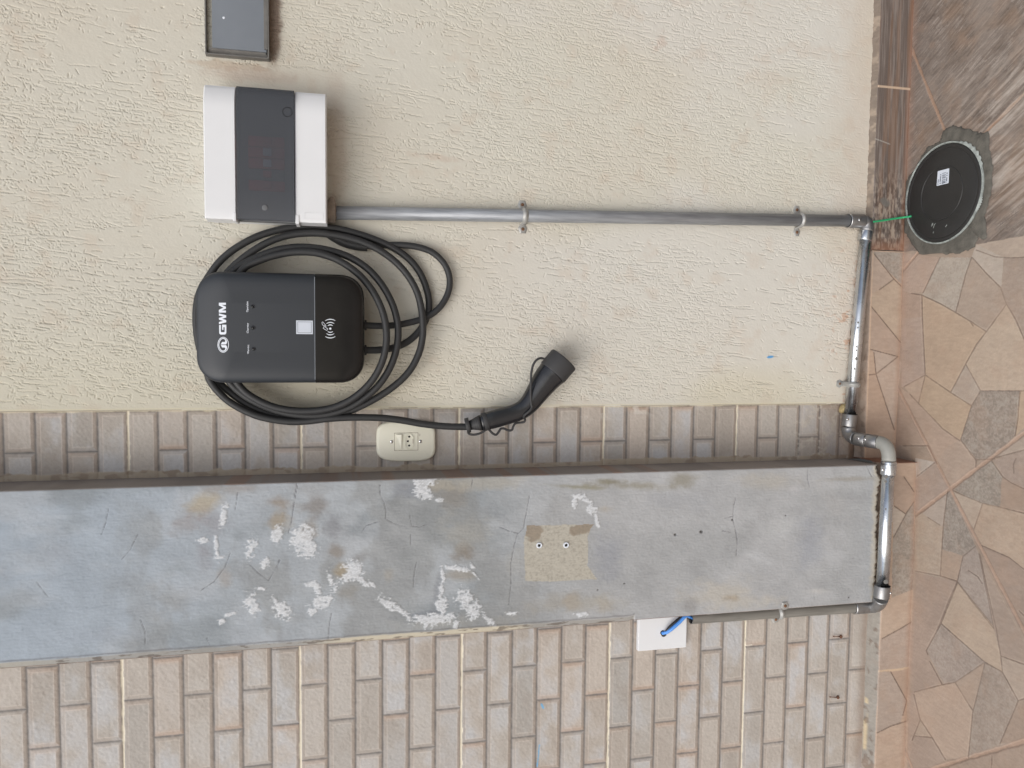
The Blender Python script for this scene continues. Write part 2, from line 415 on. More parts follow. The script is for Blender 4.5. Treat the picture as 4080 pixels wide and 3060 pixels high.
# skirting cells
cell(A5, [(412, 155), (600, 160), (590, 350), (470, 232)], (140, 132, 122), .9)
cell(A5, [(412, 160), (470, 232), (545, 320), (455, 385), (410, 410)], (170, 150, 134))
cell(A5, [(545, 320), (590, 360), (590, 700), (410, 485), (410, 410), (458, 382)], (180, 158, 134), .1)
cell(A5, [(410, 485), (590, 705), (570, 785), (405, 742)], (168, 144, 126))
cell(A5, [(405, 742), (570, 785), (438, 890), (425, 760)], (174, 156, 142))
cell(A5, [(438, 890), (570, 790), (590, 820), (548, 1225)], (182, 162, 146), .1)
cell(A5, [(390, 895), (438, 890), (548, 1225), (530, 1400), (360, 1400)], (172, 144, 122))
cell(B6, [(505, -30), (570, 0), (635, 90), (632, 145), (585, 215), (510, 165)], (160, 134, 114))
cell(B6, [(510, 165), (585, 215), (512, 350)], (176, 164, 150))
cell(B6, [(512, 350), (585, 215), (632, 145), (628, 640), (505, 690)], (132, 124, 114), .9)
cell(B6, [(505, 690), (628, 640), (620, 820), (560, 865), (440, 925), (430, 760)], (184, 160, 138))
cell(B6, [(440, 925), (560, 865), (620, 825), (610, 1085), (425, 1105)], (168, 148, 134), .3)
cell(B6, [(425, 1105), (500, 1112), (590, 1275), (555, 1400), (420, 1460)], (164, 148, 136), .1)
cell(B6, [(500, 1112), (610, 1085), (605, 1300), (590, 1275)], (166, 138, 116))
cell(B6, [(420, 1460), (555, 1400), (600, 1390), (590, 1680), (405, 1680)], (186, 160, 138), .2)
CR = [  # thin dark cracks
 (A5, [(820, 190), (720, 400)]), (A5, [(1010, 190), (975, 290), (915, 520)]), (A5, [(1015, 190), (1100, 285), (1185, 370)]),
 (A5, [(1185, 370), (1220, 470), (1275, 560), (1330, 690)]), (A5, [(1220, 470), (1100, 635), (1040, 710), (975, 830), (885, 1000)]),
 (A5, [(650, 405), (712, 415), (830, 470), (1000, 570), (1100, 635)]), (A5, [(712, 415), (716, 560), (732, 895)]),
 (A5, [(605, 965), (732, 895), (885, 1000), (1010, 1080)]), (A5, [(732, 895), (692, 1065)]), (A5, [(640, 1010), (692, 1065), (840, 1220), (940, 1290)]),
 (A5, [(975, 830), (1065, 990), (1330, 990)]), (A5, [(1065, 990), (1010, 1080), (945, 1285)]), (A5, [(1300, 990), (1290, 1150), (1272, 1260)]),
 (A5, [(945, 1285), (1035, 1405), (1150, 1398)]), (A5, [(1040, 1405), (1035, 1450)]), (A5, [(1040, 145), (1150, 185), (1250, 192), (1330, 188)]),
 (A5, [(600, 1320), (748, 1320), (800, 1430)]), (A5, [(1160, 1390), (1330, 1345)]), (A5, [(1000, 570), (1020, 600)]),
 (G6, [(300, 95), (115, 240)]), (G6, [(680, 135), (680, 70), (630, 20)]), (G6, [(830, 85), (935, 235), (1010, 290), (1140, 350)]),
 (G6, [(465, 365), (570, 415), (745, 485), (900, 520), (1140, 582)]), (G6, [(745, 485), (665, 725)]), (G6, [(412, 375), (372, 700), (345, 1170)]),
 (G6, [(230, 620), (340, 690)]), (G6, [(680, 890), (560, 985), (505, 1225), (430, 1400), (325, 1665)]), (G6, [(110, 1125), (345, 1170), (505, 1222)]),
 (G6, [(740, 885), (1000, 1000), (1140, 1110)]), (G6, [(505, 1225), (660, 1430), (850, 1665)]), (G6, [(710, 960), (780, 1300), (850, 1665)]),
 (G6, [(1090, 1500), (1140, 1550)]), (G6, [(610, 1120), (700, 1180), (740, 1240)]), (G6, [(1060, 60), (1035, 120), (1040, 200)]),
 (B6, [(880, 598), (785, 835), (700, 990), (710, 1010)]), (B6, [(785, 835), (1035, 1055), (1135, 1112), (1225, 1275), (1262, 1262)]),
 (B6, [(720, 1050), (790, 1180)]), (B6, [(632, 1225), (800, 1182), (865, 1170), (1035, 1055), (965, 1345)]), (B6, [(865, 1170), (965, 1330)]),
 (B6, [(630, 1240), (665, 1380), (735, 1485), (810, 1610)]), (B6, [(665, 1385), (620, 1500)]), (B6, [(635, 1475), (735, 1485)]),
 (B6, [(965, 1345), (940, 1600)]), (B6, [(1225, 1275), (1120, 1520)]), (B6, [(1100, 870), (1125, 1020), (1262, 1070)]), (B6, [(1125, 1020), (1135, 1112)]),
 (B6, [(880, 600), (960, 700), (1085, 850)]), (B6, [(1005, 440), (1030, 560), (1100, 870)]), (B6, [(1075, 1590), (1070, 1680)]),
 (A5, [(430, 172), (545, 320), (588, 362)]), (A5, [(545, 320), (458, 384)]), (A5, [(410, 485), (585, 700)]), (A5, [(405, 742), (570, 785), (438, 890), (392, 895)]),
 (A5, [(425, 760), (438, 890), (500, 1080), (548, 1225)]), (B6, [(575, 0), (632, 85)]), (B6, [(518, 165), (585, 212), (632, 142)]), (B6, [(585, 215), (515, 345)]),
 (B6, [(450, 922), (560, 862), (615, 828)]), (B6, [(500, 1112), (590, 1275), (568, 1360)]), (B6, [(420, 1460), (500, 1420), (590, 1392)])]
CR = [mp(f, p) for f, p in CR]
def wpts(l, z=0.0): return [tuple(P(X, Y, z=z)[:2]) for X, Y in l]
K = P(3785, 1948, z=0)[:2]; d1 = np.array([.6356, -.772]); d2 = np.array([-.772, -.6356]); TS = .463
WJ = [((.4495, -.1223), (.889, .458)), ((.418, -.2355), (.497, -.868))]
def floor_cells(C, X, Y, x, y, wood):
    for pl, c, mot in POLY:
        xs = [p[0] for p in pl]; ys = [p[1] for p in pl]
        ok = (X > min(xs)) & (X < max(xs)) & (Y > min(ys)) & (Y < max(ys))
        if not ok.any(): continue
        i = np.where(ok); sub = inpoly(X[i], Y[i], pl)
        ii = tuple(k[sub] for k in i)
        cc = np.repeat(lin(c)[None], len(ii[0]), 0) * .50 + lin((166, 152, 140)) * .48
        if mot:
            nz = fbm(x[ii] * 320, y[ii] * 320, 5, 4) * .7 + fbm(x[ii] * 90, y[ii] * 90, 8, 2) * .3
            k = sst(.42, .68, nz); cc = mixc(cc, (172, 166, 156), k * .42 * mot); cc = mixc(cc, (100, 92, 85), sst(.5, .3, nz) * .32 * mot)
        C[ii] = cc
    return C
def stone_base(x, y):
    C = np.ones(x.shape + (3,)) * lin((163, 149, 136))
    # random stones outside the surveyed part
    gx, gy = x / .11 + fbm(x * 5, y * 5, 2, 2) * 1.5, y / .11 + fbm(x * 5, y * 5, 4, 2) * 1.5
    n = vn(np.floor(gx) * 7.7, np.floor(gy) * 5.3, 1)
    return mixc(C, (146, 128, 112), n * .8)
def dirt_noise(C, x, y):
    n = fbm(x * 14, y * 14, 21, 4); C = C * (0.90 + .22 * n)[..., None]
    n = fbm(x * 260, y * 90, 23, 3); C = C * (0.88 + .24 * n)[..., None]
    s = fbm(x * 30, y * 30, 25, 3); return mixc(C, (166, 140, 120), sst(.5, .75, s) * .2)
fx = axis(-1.12, .86, .0013, -6, 6); fy = axis(-.44, -.0, .0012)
fy = np.concatenate([axis(-.86, -.4425, .0025, -7), fy])
x, y = np.meshgrid(fx, fy, indexing='ij'); XP, YP = Qa(x, y, 0 * x)
behind = (y < -1.2); XP = np.where(behind, -9999, XP); YP = np.where(behind, -9999, YP)
C = floor_cells(stone_base(x, y), XP, YP, x, y, False)
# big diagonal joints of the stone-look tiles
u = (x - K[0]) * d1[0] + (y - K[1]) * d1[1]; v = (x - K[0]) * d2[0] + (y - K[1]) * d2[1]
wob = (fbm(x * 60, y * 60, 31, 2) - .5) * .003
du = np.abs((u / TS + .5) % 1 - .5) * TS + wob; dv = np.abs((v / TS + .5) % 1 - .5) * TS + wob
edge = np.minimum(du, dv)
j = sst(.0042, .0022, edge)
Z = -.0012 * j + (fbm(x * 300, y * 300, 33, 3) - .5) * .0005
C = mixc(C, (168, 142, 124), j * .8); C = mixc(C, (124, 100, 86), sst(.0016, .0, np.abs(edge - .0046)) * .4)
near = (y > -.5) & (x > -1.3) & (x < .9)
cd = np.full(x.shape, 99.)
for pl in CR:
    xs = [p[0] for p in pl]; ys = [p[1] for p in pl]
    i = np.where(near & (XP > min(xs) - 12) & (XP < max(xs) + 12) & (YP > min(ys) - 12) & (YP < max(ys) + 12))
    if len(i[0]): cd[i] = np.minimum(cd[i], segdist(XP[i], YP[i], pl))
cd = cd + (fbm(x * 150, y * 150, 35, 2) - .5) * 2.2
k = sst(3.6, 1.0, cd) * (.4 + .6 * fbm(x * 25, y * 25, 37, 2)); C = mixc(C, (100, 84, 74), k * .8); Z = Z - .0007 * k
C = mixc(C, (205, 190, 172), sst(2.4, 0, np.abs(cd - 5.5)) * .22 * sst(.45, .6, fbm(x * 18, y * 18, 38, 2)))
# wood-look part
stone = inpoly(XP, YP, mp(A5, [(540, 158), (612, 156), (1040, 112), (1330, 58), (1500, 40), (1500, 3300), (540, 3300)])) | ((x < .17))
wd = ~stone
uu = (x - .418) * .497 + (y + .2355) * -.868; vv = (x - .418) * .868 + (y + .2355) * .497
st_ = fbm(vv * 330 + 3 * fbm(uu * 12, vv * 12, 3, 2), uu * 34, 41, 3); s2 = fbm(vv * 130, uu * 14, 43, 3); s3 = fbm(vv * 16, uu * 12, 45, 3)
wv = vv + .0012 * vn(uu * 60, vv * 60, 3)
sl = vn(wv * 560, uu * 46, 44); sk = vn(wv * 620, uu * 52, 46); sg = fbm(vv * 60, uu * 30, 50, 3)
W = np.ones(x.shape + (3,)) * lin((118, 106, 97)); W = mixc(W, (154, 144, 136), sst(.62, .72, sl) * (.25 + .5 * sst(.35, .65, sg))); W = mixc(W, (86, 76, 70), sst(.66, .76, sk) * (.25 + .5 * sst(.65, .35, sg))); W = mixc(W, (94, 84, 77), sst(.62, .70, fbm(x * 420, y * 420, 52, 2)) * .45); W = mixc(W, (142, 132, 124), sst(.45, .7, fbm(vv * 30, uu * 16, 48, 3)) * .3)
W = mixc(W, (136, 112, 92), sst(.5, .75, s3) * .4); W = mixc(W, (150, 138, 128), sst(.5, .75, fbm(x * 9, y * 9, 47, 3)) * .35)
jd = np.full(x.shape, 9.)
for n_, ((px_, py_), (ax_, ay_)) in enumerate(WJ):
    t_ = (x - px_) * ax_ + (y - py_) * ay_; d_ = np.abs((x - px_) * -ay_ + (y - py_) * ax_)
    jd = np.minimum(jd, np.where((t_ > -.06) if n_ == 0 else (t_ > -.1), d_, 9))
j = sst(.0042, .0024, jd + wob); W = mixc(W, (160, 132, 112), j * .85)
wgt = wd.astype(float)[..., None]; C = C * (1 - wgt) + W * wgt; Z = np.where(wd, -.0012 * j + (st_ - .5) * .0007, Z)
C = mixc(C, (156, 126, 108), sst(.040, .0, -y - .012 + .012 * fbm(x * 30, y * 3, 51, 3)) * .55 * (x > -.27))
C = mixc(C, (172, 144, 124), sst(.014, .0, np.abs(y + .09)) * .4 * (x < -.26))
C = mixc(C, (186, 176, 166), sst(.25, .05, np.hypot(x - .40, y + .30)) * sst(.45, .7, fbm(vv * 120, uu * 12, 53, 3)) * .55 * wd)
C = dirt_noise(C, x, y)
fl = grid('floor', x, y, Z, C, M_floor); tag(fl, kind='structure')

# ================================================================== RENDERED WALL (right)
X0, Z0, STP = -.139, .03, .00102
NX, NZ = int(1.02 / STP), int(2.0 / STP)
H = np.zeros((NX, NZ), np.float32)
def strokes(n, rs, lmean, amp, ang_s, ang_off, seed_tick=False, xr=(0, 1.1), zr=(0, 2.12)):
    L = 120; st = STP * .6
    x0 = rs.uniform(*xr, n); z0 = rs.uniform(*zr, n)
    dens = vn(x0 * 9, z0 * 4, 61) * .55 + vn(x0 * 30, z0 * 13, 62) * .45
    keep = rs.rand(n) < np.clip((dens - .22) * 2.4, .06, 1); x0, z0 = x0[keep], z0[keep]; n = len(x0)
    ln = np.clip(rs.exponential(lmean, n) + .003, .003, L * st); 
    an = rs.normal(0, ang_s, n) + ang_off
    if seed_tick: an = an * np.sign(rs.rand(n) - .5)
    t = np.arange(L)[None] * st; wig = np.cumsum(rs.normal(0, .00040, (n, L)), 1) * .5 + rs.normal(0, .00016, (n, L))
    px = x0[:, None] + t * np.sin(an)[:, None] + wig; pz = z0[:, None] - t * np.cos(an)[:, None]
    am = amp * rs.uniform(.35, 1, n)[:, None] * (t < ln[:, None]) * (.55 + .45 * np.sin(np.clip(t / ln[:, None], 0, 1) * math.pi)) * rs.uniform(.35, 1, (n, L))
    ok = am > 0
    px, pz, am = px[ok], pz[ok], am[ok]
    # the trowel leaves a raised lip with a pull mark beside it
    for off, sg, wdt in ((0, .20, .0010), (-.0016, -1.0, .00085)):
        ix = (px + off) / STP; iz = pz / STP; bx = np.round(ix).astype(int); bz = np.round(iz).astype(int)
        for dx in (-2, -1, 0, 1, 2):
            for dz in (-1, 0, 1):
                gx, gz = bx + dx, bz + dz; g = np.exp(-(((gx - ix) ** 2 + (gz - iz) ** 2) * STP ** 2) / (wdt ** 2)) * am * sg
                ok = (gx >= 0) & (gx < NX) & (gz >= 0) & (gz < NZ)
                (np.maximum if sg > 0 else np.minimum).at(H, (gx[ok], gz[ok]), g[ok].astype(np.float32))
rs = np.random.RandomState(5)
STUCCO_AMP = .0037
strokes(24000, rs, .009, STUCCO_AMP, .11, -.08)
strokes(8000, rs, .026, STUCCO_AMP, .06, -.08)
strokes(26000, rs, .0018, STUCCO_AMP * .8, .35, 1.1, True)
gx = (np.arange(NX) * STP + X0)[:, None] * np.ones((1, NZ)); gz = (np.arange(NZ) * STP + Z0)[None] * np.ones((NX, 1))
calm = sst(-.137, -.118, gx) * (1 - .75 * sst(.30, .12, gz) * sst(.25, .4, gx)) 
calm *= 1 - .8 * inpoly(gx, gz, [(.44, 1.20), (.50, 1.20), (.50, 1.50), (.44, 1.50)]) * 1.0
calm *= 1 - .65 * sst(.06, .0, np.abs(gx - .235)) * sst(.2, .5, vn(gx * 20, gz * 6, 66))
H *= calm
H += ((fbm(gx * 60, gz * 40, 63, 3) - .5) * .0008 + (fbm(gx * 420, gz * 300, 64, 3) - .5) * .0004).astype(np.float32)
xa = np.concatenate([[X0 - .0004], np.arange(NX) * STP + X0]); XM = xa[-1] + np.arange(1, 330) * .0026; xa = np.concatenate([xa, XM]); xa = np.concatenate([xa, axis(xa[-1] + .02, xa[-1] + .021, .01, None, 4.0)])
za = np.arange(NZ) * STP + Z0; za = np.concatenate([za, axis(za[-1] + .02, za[-1] + .021, .01, None, 2.9)])
x, z = np.meshgrid(xa, za, indexing='ij'); y = np.zeros(x.shape)
y[1:NX + 1, :NZ] = -H - .004
y[0, :] = .006
y[NX + 1:, :] = -.004; mi = np.clip(((xa[NX] - (XM - xa[NX]) - X0) / STP).astype(int), 0, NX - 1); y[NX + 1:NX + 1 + len(XM), :NZ] = -H[mi] - .004; y[:, NZ:] = np.where(y[:, NZ:] > 0, y[:, NZ:], -.004)
XP, YP = Qa(x, 0 * x, z)
C = np.ones(x.shape + (3,)) * lin((203, 200, 188))
C = mixc(C, (199, 190, 174), sst(.35, .75, fbm(x * 4, z * 2.5, 71, 4)) * .4)
C = mixc(C, (206, 201, 178), sst(.10, -.13, x) * .35)
C = mixc(C, (208, 206, 200), sst(.42, .6, fbm(x * 3, z * 2, 73, 3)) * sst(1.3, .7, z) * .55)
C = mixc(C, (190, 170, 150), sst(.6, .8, fbm(x * 26, z * 26, 75, 4)) * .2)
dn = fbm(x * 50, z * 50, 77, 4)
# brown stain beside and below the recessed box, dust marks
d = ell(XP, YP, 1090, 120, 36, 175); C = mixc(C, (112, 88, 72), sst(1.25, .6, d + (dn - .5) * .9) * .8)
d = ell(XP, YP, 900, 262, 190, 14, 6); C = mixc(C, (168, 140, 112), sst(1.3, .4, d + (dn - .5) * 3.0) * .35)
d = ell(XP, YP, 1010, 300, 170, 34, 5); C = mixc(C, (180, 162, 148), sst(1.3, .3, d + (dn - .5)) * .5)
d = ell(XP, YP, 1345, 560, 45, 300); C = mixc(C, (186, 170, 156), sst(1.4, .3, d + (dn - .5)) * .45)
d = ell(XP, YP, 1740, 630, 120, 14, 8); C = mixc(C, (180, 150, 130), sst(1.2, .2, d + (dn - .5) * 2.2) * .25)
d = ell(XP, YP, 2620, 170, 30, 40); C = mixc(C, (180, 146, 126), sst(1.2, .2, d + (dn - .5) * 3) * .3)
dz = z - .07
C = mixc(C, (194, 176, 158), sst(.12, .0, dz - .03 + .07 * (dn - .5)) * .4)
C = mixc(C, (176, 132, 100), sst(.54, .64, dn) * sst(.07, .03, dz) * sst(.26, .16, x) * .4)
C = mixc(C, (178, 120, 76), sst(.66, .74, fbm(x * 90, z * 60, 79, 3)) * sst(.14, .04, dz) * sst(.3, .1, x) * .5)
# ragged lower edge: plaster stops, dirt and mortar below
ze = np.interp(x, [-.2, .0, .13, .21, .285, .58, .76, 1.2], [.118, .116, .106, .094, .083, .078, .074, .072]) + (fbm(x * 160, z * 10, 81, 3) - .5) * .008
lo = sst(.0012, -.0012, z - ze); y = y + lo * .006
C = mixc(C, (122, 104, 90), lo * .9); C = mixc(C, (184, 138, 98), lo * sst(.50, .6, fbm(x * 40, z * 50, 83, 3)) * (x < .22) * (x > -.08) * .6)
C = mixc(C, (200, 190, 170), sst(.0016, .0, np.abs(z - ze)) * .3 * (x > .2))
C = mixc(C, (120, 98, 78), sst(.0016, .0, x + .139) * .8 * (fbm(z * 20, x, 85, 3) > .42))
C = mixc(C, (214, 208, 176), sst(.0018, .0, np.abs(x + .136)) * .5)
for (a, b_) in ((3008, 1422),): C = mixc(C, (70, 150, 205), sst(1.3, .8, ell(XP, YP, 3065, 1422, 13, 5, -8)) * .9)
# the wall steps back at its foot so that nothing overlaps the skirting
wall = grid('rendered_wall', x, y, z, C, M_stucco)
tag(wall, 'cream textured render wall behind the black wallbox, scratched with trowel marks', 'wall')

# ================================================================== PRINTED BRICK TILE WALLS
def brickwall(name, xa, za, y0, zj, xj, parity, label, white_gap=True, extra=None, group=None):
    x, z = np.meshgrid(xa, za, indexing='ij')
    MOD, CH, BL = .3085, .3085 / 6, .1474
    m = np.floor((zj - z) / MOD); tz = (zj - z) - m * MOD; c = np.floor(tz / CH); tc = tz - c * CH
    par = (c + np.vectorize(parity)(m)) % 2
    xo = (x - xj) / BL + par * .5; b_ = np.floor(xo); tb = (xo - b_) * BL
    dz_ = np.minimum(tc, CH - tc); dx_ = np.minimum(tb, BL - tb)
    dz_ = dz_ + (fbm(x * 90, z * 90, 91, 2) - .5) * .0012; dx_ = dx_ + (fbm(x * 90, z * 90, 92, 2) - .5) * .0012
    e = np.minimum(dz_, dx_)
    h1 = vn(b_ * 3.7 + c * 11.3 + .5, m * 5.1 + c * 2.7 + .5, 4); h2 = vn(b_ * 5.3 + c * 3.1 + .5, m * 9.7 + c + .5, 6); h3 = vn(b_ * 2.9 + c * 7.1 + .5, m * 3.3 + c * 1.9 + .5, 9)
    C = np.ones(x.shape + (3,)) * lin((182, 176, 168))
    C = mixc(C, (192, 180, 168), sst(.4, .8, h1) * .6); C = mixc(C, (160, 157, 152), sst(.5, .9, h2) * .65); C = mixc(C, (172, 164, 154), sst(.5, .8, h3) * .5)
    cl = fbm(x * 15 + h1 * 9, z * 20 + h2 * 9, 93, 5)
    C = mixc(C, (188, 192, 197), sst(.38, .72, cl) * .6 * sst(.2, .6, h3)); C = mixc(C, (156, 146, 137), sst(.55, .3, cl) * .3)
    # printed bevel: warm darker frame round each brick, mitred ends
    fr = sst(.0085, .0072, e); side = (dz_ < dx_) & (tc > CH / 2)
    C = mixc(C, (160, 148, 137), fr * np.where(side, .85, .32)); C = mixc(C, (146, 136, 126), fr * sst(.5, .25, h2) * .3)
    C = mixc(C, (206, 196, 186), sst(.0014, .0, np.abs(e - .0086)) * .5)
    C = mixc(C, (188, 158, 136), sst(.016, .003, dx_) * sst(.5, .75, h1) * .4)
    C = mixc(C, (128, 125, 122), sst(.0042, .0006, e) * .65); C = mixc(C, (98, 96, 95), sst(.0015, .0, e) * .75)
    C = C * (.93 + .14 * fbm(x * 330, z * 330, 95, 2))[..., None]
    Y = y0 + .0006 * sst(.0035, .0, e) + .0004 * sst(.008, .0, e) + (fbm(x * 210, z * 210, 97, 3) - .5) * .0011 + (fbm(x * 30, z * 30, 98, 2) - .5) * .0008
    g = np.minimum(tz, MOD - tz) + (fbm(x * 60, z * 200, 99, 3) - .5) * .0026
    gw = sst(.0026, .0016, g)
    C = mixc(C, (224, 216, 196), gw * .95); Y = Y + gw * .0006
    if extra: C, Y = extra(C, Y, x, z)
    o = grid(name, x, Y, z, C, M_tile)
    return tag(o, label, 'wall', group)
def ex_right(C, Y, x, z):
    e = x + .266                                    # cream mortar along the pilaster
    w_ = .006 + .008 * fbm(z * 90, x * 20, 101, 3) * sst(.4, .6, vn(z * 19.5, x, 102)) + .003
    k = sst(w_ + .0015, w_ - .001, e); C = mixc(C, (176, 164, 146), k * .9); C = mixc(C, (136, 120, 106), k * sst(.5, .65, fbm(x * 80, z * 40, 103, 3)) * .5); Y = Y - k * .001
    k = sst(.0022, -.001, (-.139 - x) - .004 * fbm(z * 60, x * 9, 104, 3) * 1.2); C = mixc(C, (214, 206, 182), k * .7)
    k = sst(.55, .62, fbm(x * 45, z * 30, 105, 3)) * sst(-.175, -.150, x) * sst(.85, .75, z) * sst(.55, .65, z); C = mixc(C, (208, 204, 196), k * .75)
    k = sst(.60, .68, fbm(x * 110, z * 110, 106, 3)) * sst(.32, .18, z); C = mixc(C, (196, 190, 178), k * .7)
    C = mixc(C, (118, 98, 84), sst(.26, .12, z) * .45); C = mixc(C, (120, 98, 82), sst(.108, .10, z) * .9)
    return C, Y
xa = np.arange(-.2665, -.1385, .0013); za = axis(.085, 2.02, .0013, .075, 2.9)
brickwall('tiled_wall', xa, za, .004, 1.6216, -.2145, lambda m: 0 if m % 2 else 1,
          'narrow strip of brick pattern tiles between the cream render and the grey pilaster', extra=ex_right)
def ex_left(C, Y, x, z):
    XP, YP = Qa(x, 0 * x - .06, z)
    for pl, a in ((mp(lambda a, b: (1200 + a / 1.7015, 2350 + b / 1.7015), [(1630, 775), (1640, 800)]), 4), (mp(lambda a, b: (1200 + a / 1.7015, 2350 + b / 1.7015), [(1615, 1050), (1608, 1130), (1600, 1200)]), 1.8)):
        C = mixc(C, (96, 170, 214), sst(a + 1.5, a - 1, segdist(XP, YP, pl) + (fbm(x * 300, z * 300, 111, 2) - .5) * 3) * .8)
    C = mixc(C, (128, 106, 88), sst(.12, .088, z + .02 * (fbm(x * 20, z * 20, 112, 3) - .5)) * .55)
    C = mixc(C, (226, 222, 208), sst(2.2, 1.2, segdist(XP, YP, [(2970, 2572), (2996, 2570)])) * .8)
    k = sst(4, 0, np.abs(segdist(XP, YP, [(2895, 2500), (2925, 2540), (2930, 2585)]))) * .22; C = mixc(C, (120, 116, 112), k)
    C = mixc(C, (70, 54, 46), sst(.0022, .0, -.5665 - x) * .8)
    return C, Y
xa = axis(-1.12, -.5655, .0014, -4.0, None); za = axis(.088, 2.02, .0014, .086, 2.9)
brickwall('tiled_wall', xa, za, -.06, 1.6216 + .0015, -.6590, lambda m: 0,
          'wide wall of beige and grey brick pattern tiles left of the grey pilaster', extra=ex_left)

# ================================================================== PILASTER
W0 = [  # white flaked efflorescence: centre, radii, angle
 (C4, 175, 470, 50, 70, 0), (C4, 215, 535, 40, 45, 20), (C4, 130, 490, 30, 20, 0), (C4, 490, 645, 45, 38, 0), (C4, 460, 705, 75, 24, -25), (C4, 545, 735, 42, 13, 45), (C4, 605, 752, 22, 10, 45),
 (C4, 345, 735, 17, 48, -12), (C4, 375, 775, 20, 14, 0), (C4, 285, 868, 62, 34, -28), (C4, 265, 800, 17, 44, -10), (C4, 232, 915, 28, 26, 0), (C4, 232, 752, 34, 12, 0), (C4, 35, 910, 46, 40, 50), (C4, 14, 430, 20, 44, 10),
 (C4, 935, 105, 52, 26, -12), (C4, 915, 160, 34, 40, 0), (C4, 945, 200, 28, 22, 0), (C4, 1030, 225, 20, 12, 10), (C4, 1155, 655, 62, 13, 6), (C4, 1235, 640, 22, 13, 40), (C4, 1252, 692, 32, 5, 50),
 (C4, 1050, 690, 9, 44, -6), (C4, 1040, 780, 13, 34, 0), (C4, 1042, 890, 26, 48, 0), (C4, 1000, 975, 110, 30, -6), (C4, 930, 975, 60, 18, 12), (C4, 800, 930, 105, 15, 38), (C4, 700, 882, 52, 14, 35),
 (C4, 1195, 850, 44, 48, 0), (C4, 1245, 920, 52, 46, 30), (C4, 1335, 975, 58, 15, 38), (C4, 1175, 800, 20, 14, 0), (C4, 1132, 1000, 14, 22, 0),
 (C4, 1880, 240, 11, 28, 10), (C4, 1910, 200, 26, 14, 0), (C4, 1955, 225, 22, 14, 30), (C4, 1990, 282, 26, 22, 40), (C4, 2018, 340, 9, 46, -12), (C4, 1925, 940, 40, 10, 0), (C4, 1490, 935, 30, 10, 0),
 (C8, 1385, 940, 22, 48, 12), (C8, 1462, 1025, 18, 26, 30), (C8, 1525, 862, 16, 40, 20), (C8, 1194, 940, 9, 52, -8), (C8, 1120, 903, 24, 12, 0), (C8, 1205, 995, 20, 8, 0), (C8, 1236, 760, 14, 46, 12),
 (C8, 1222, 1345, 22, 16, -30), (C8, 1270, 1308, 36, 9, -20), (C8, 1380, 1235, 26, 34, 0), (C8, 1545, 1275, 56, 17, 52), (C8, 1437, 1168, 20, 7, 10), (C8, 1400, 1270, 20, 30, 0)]
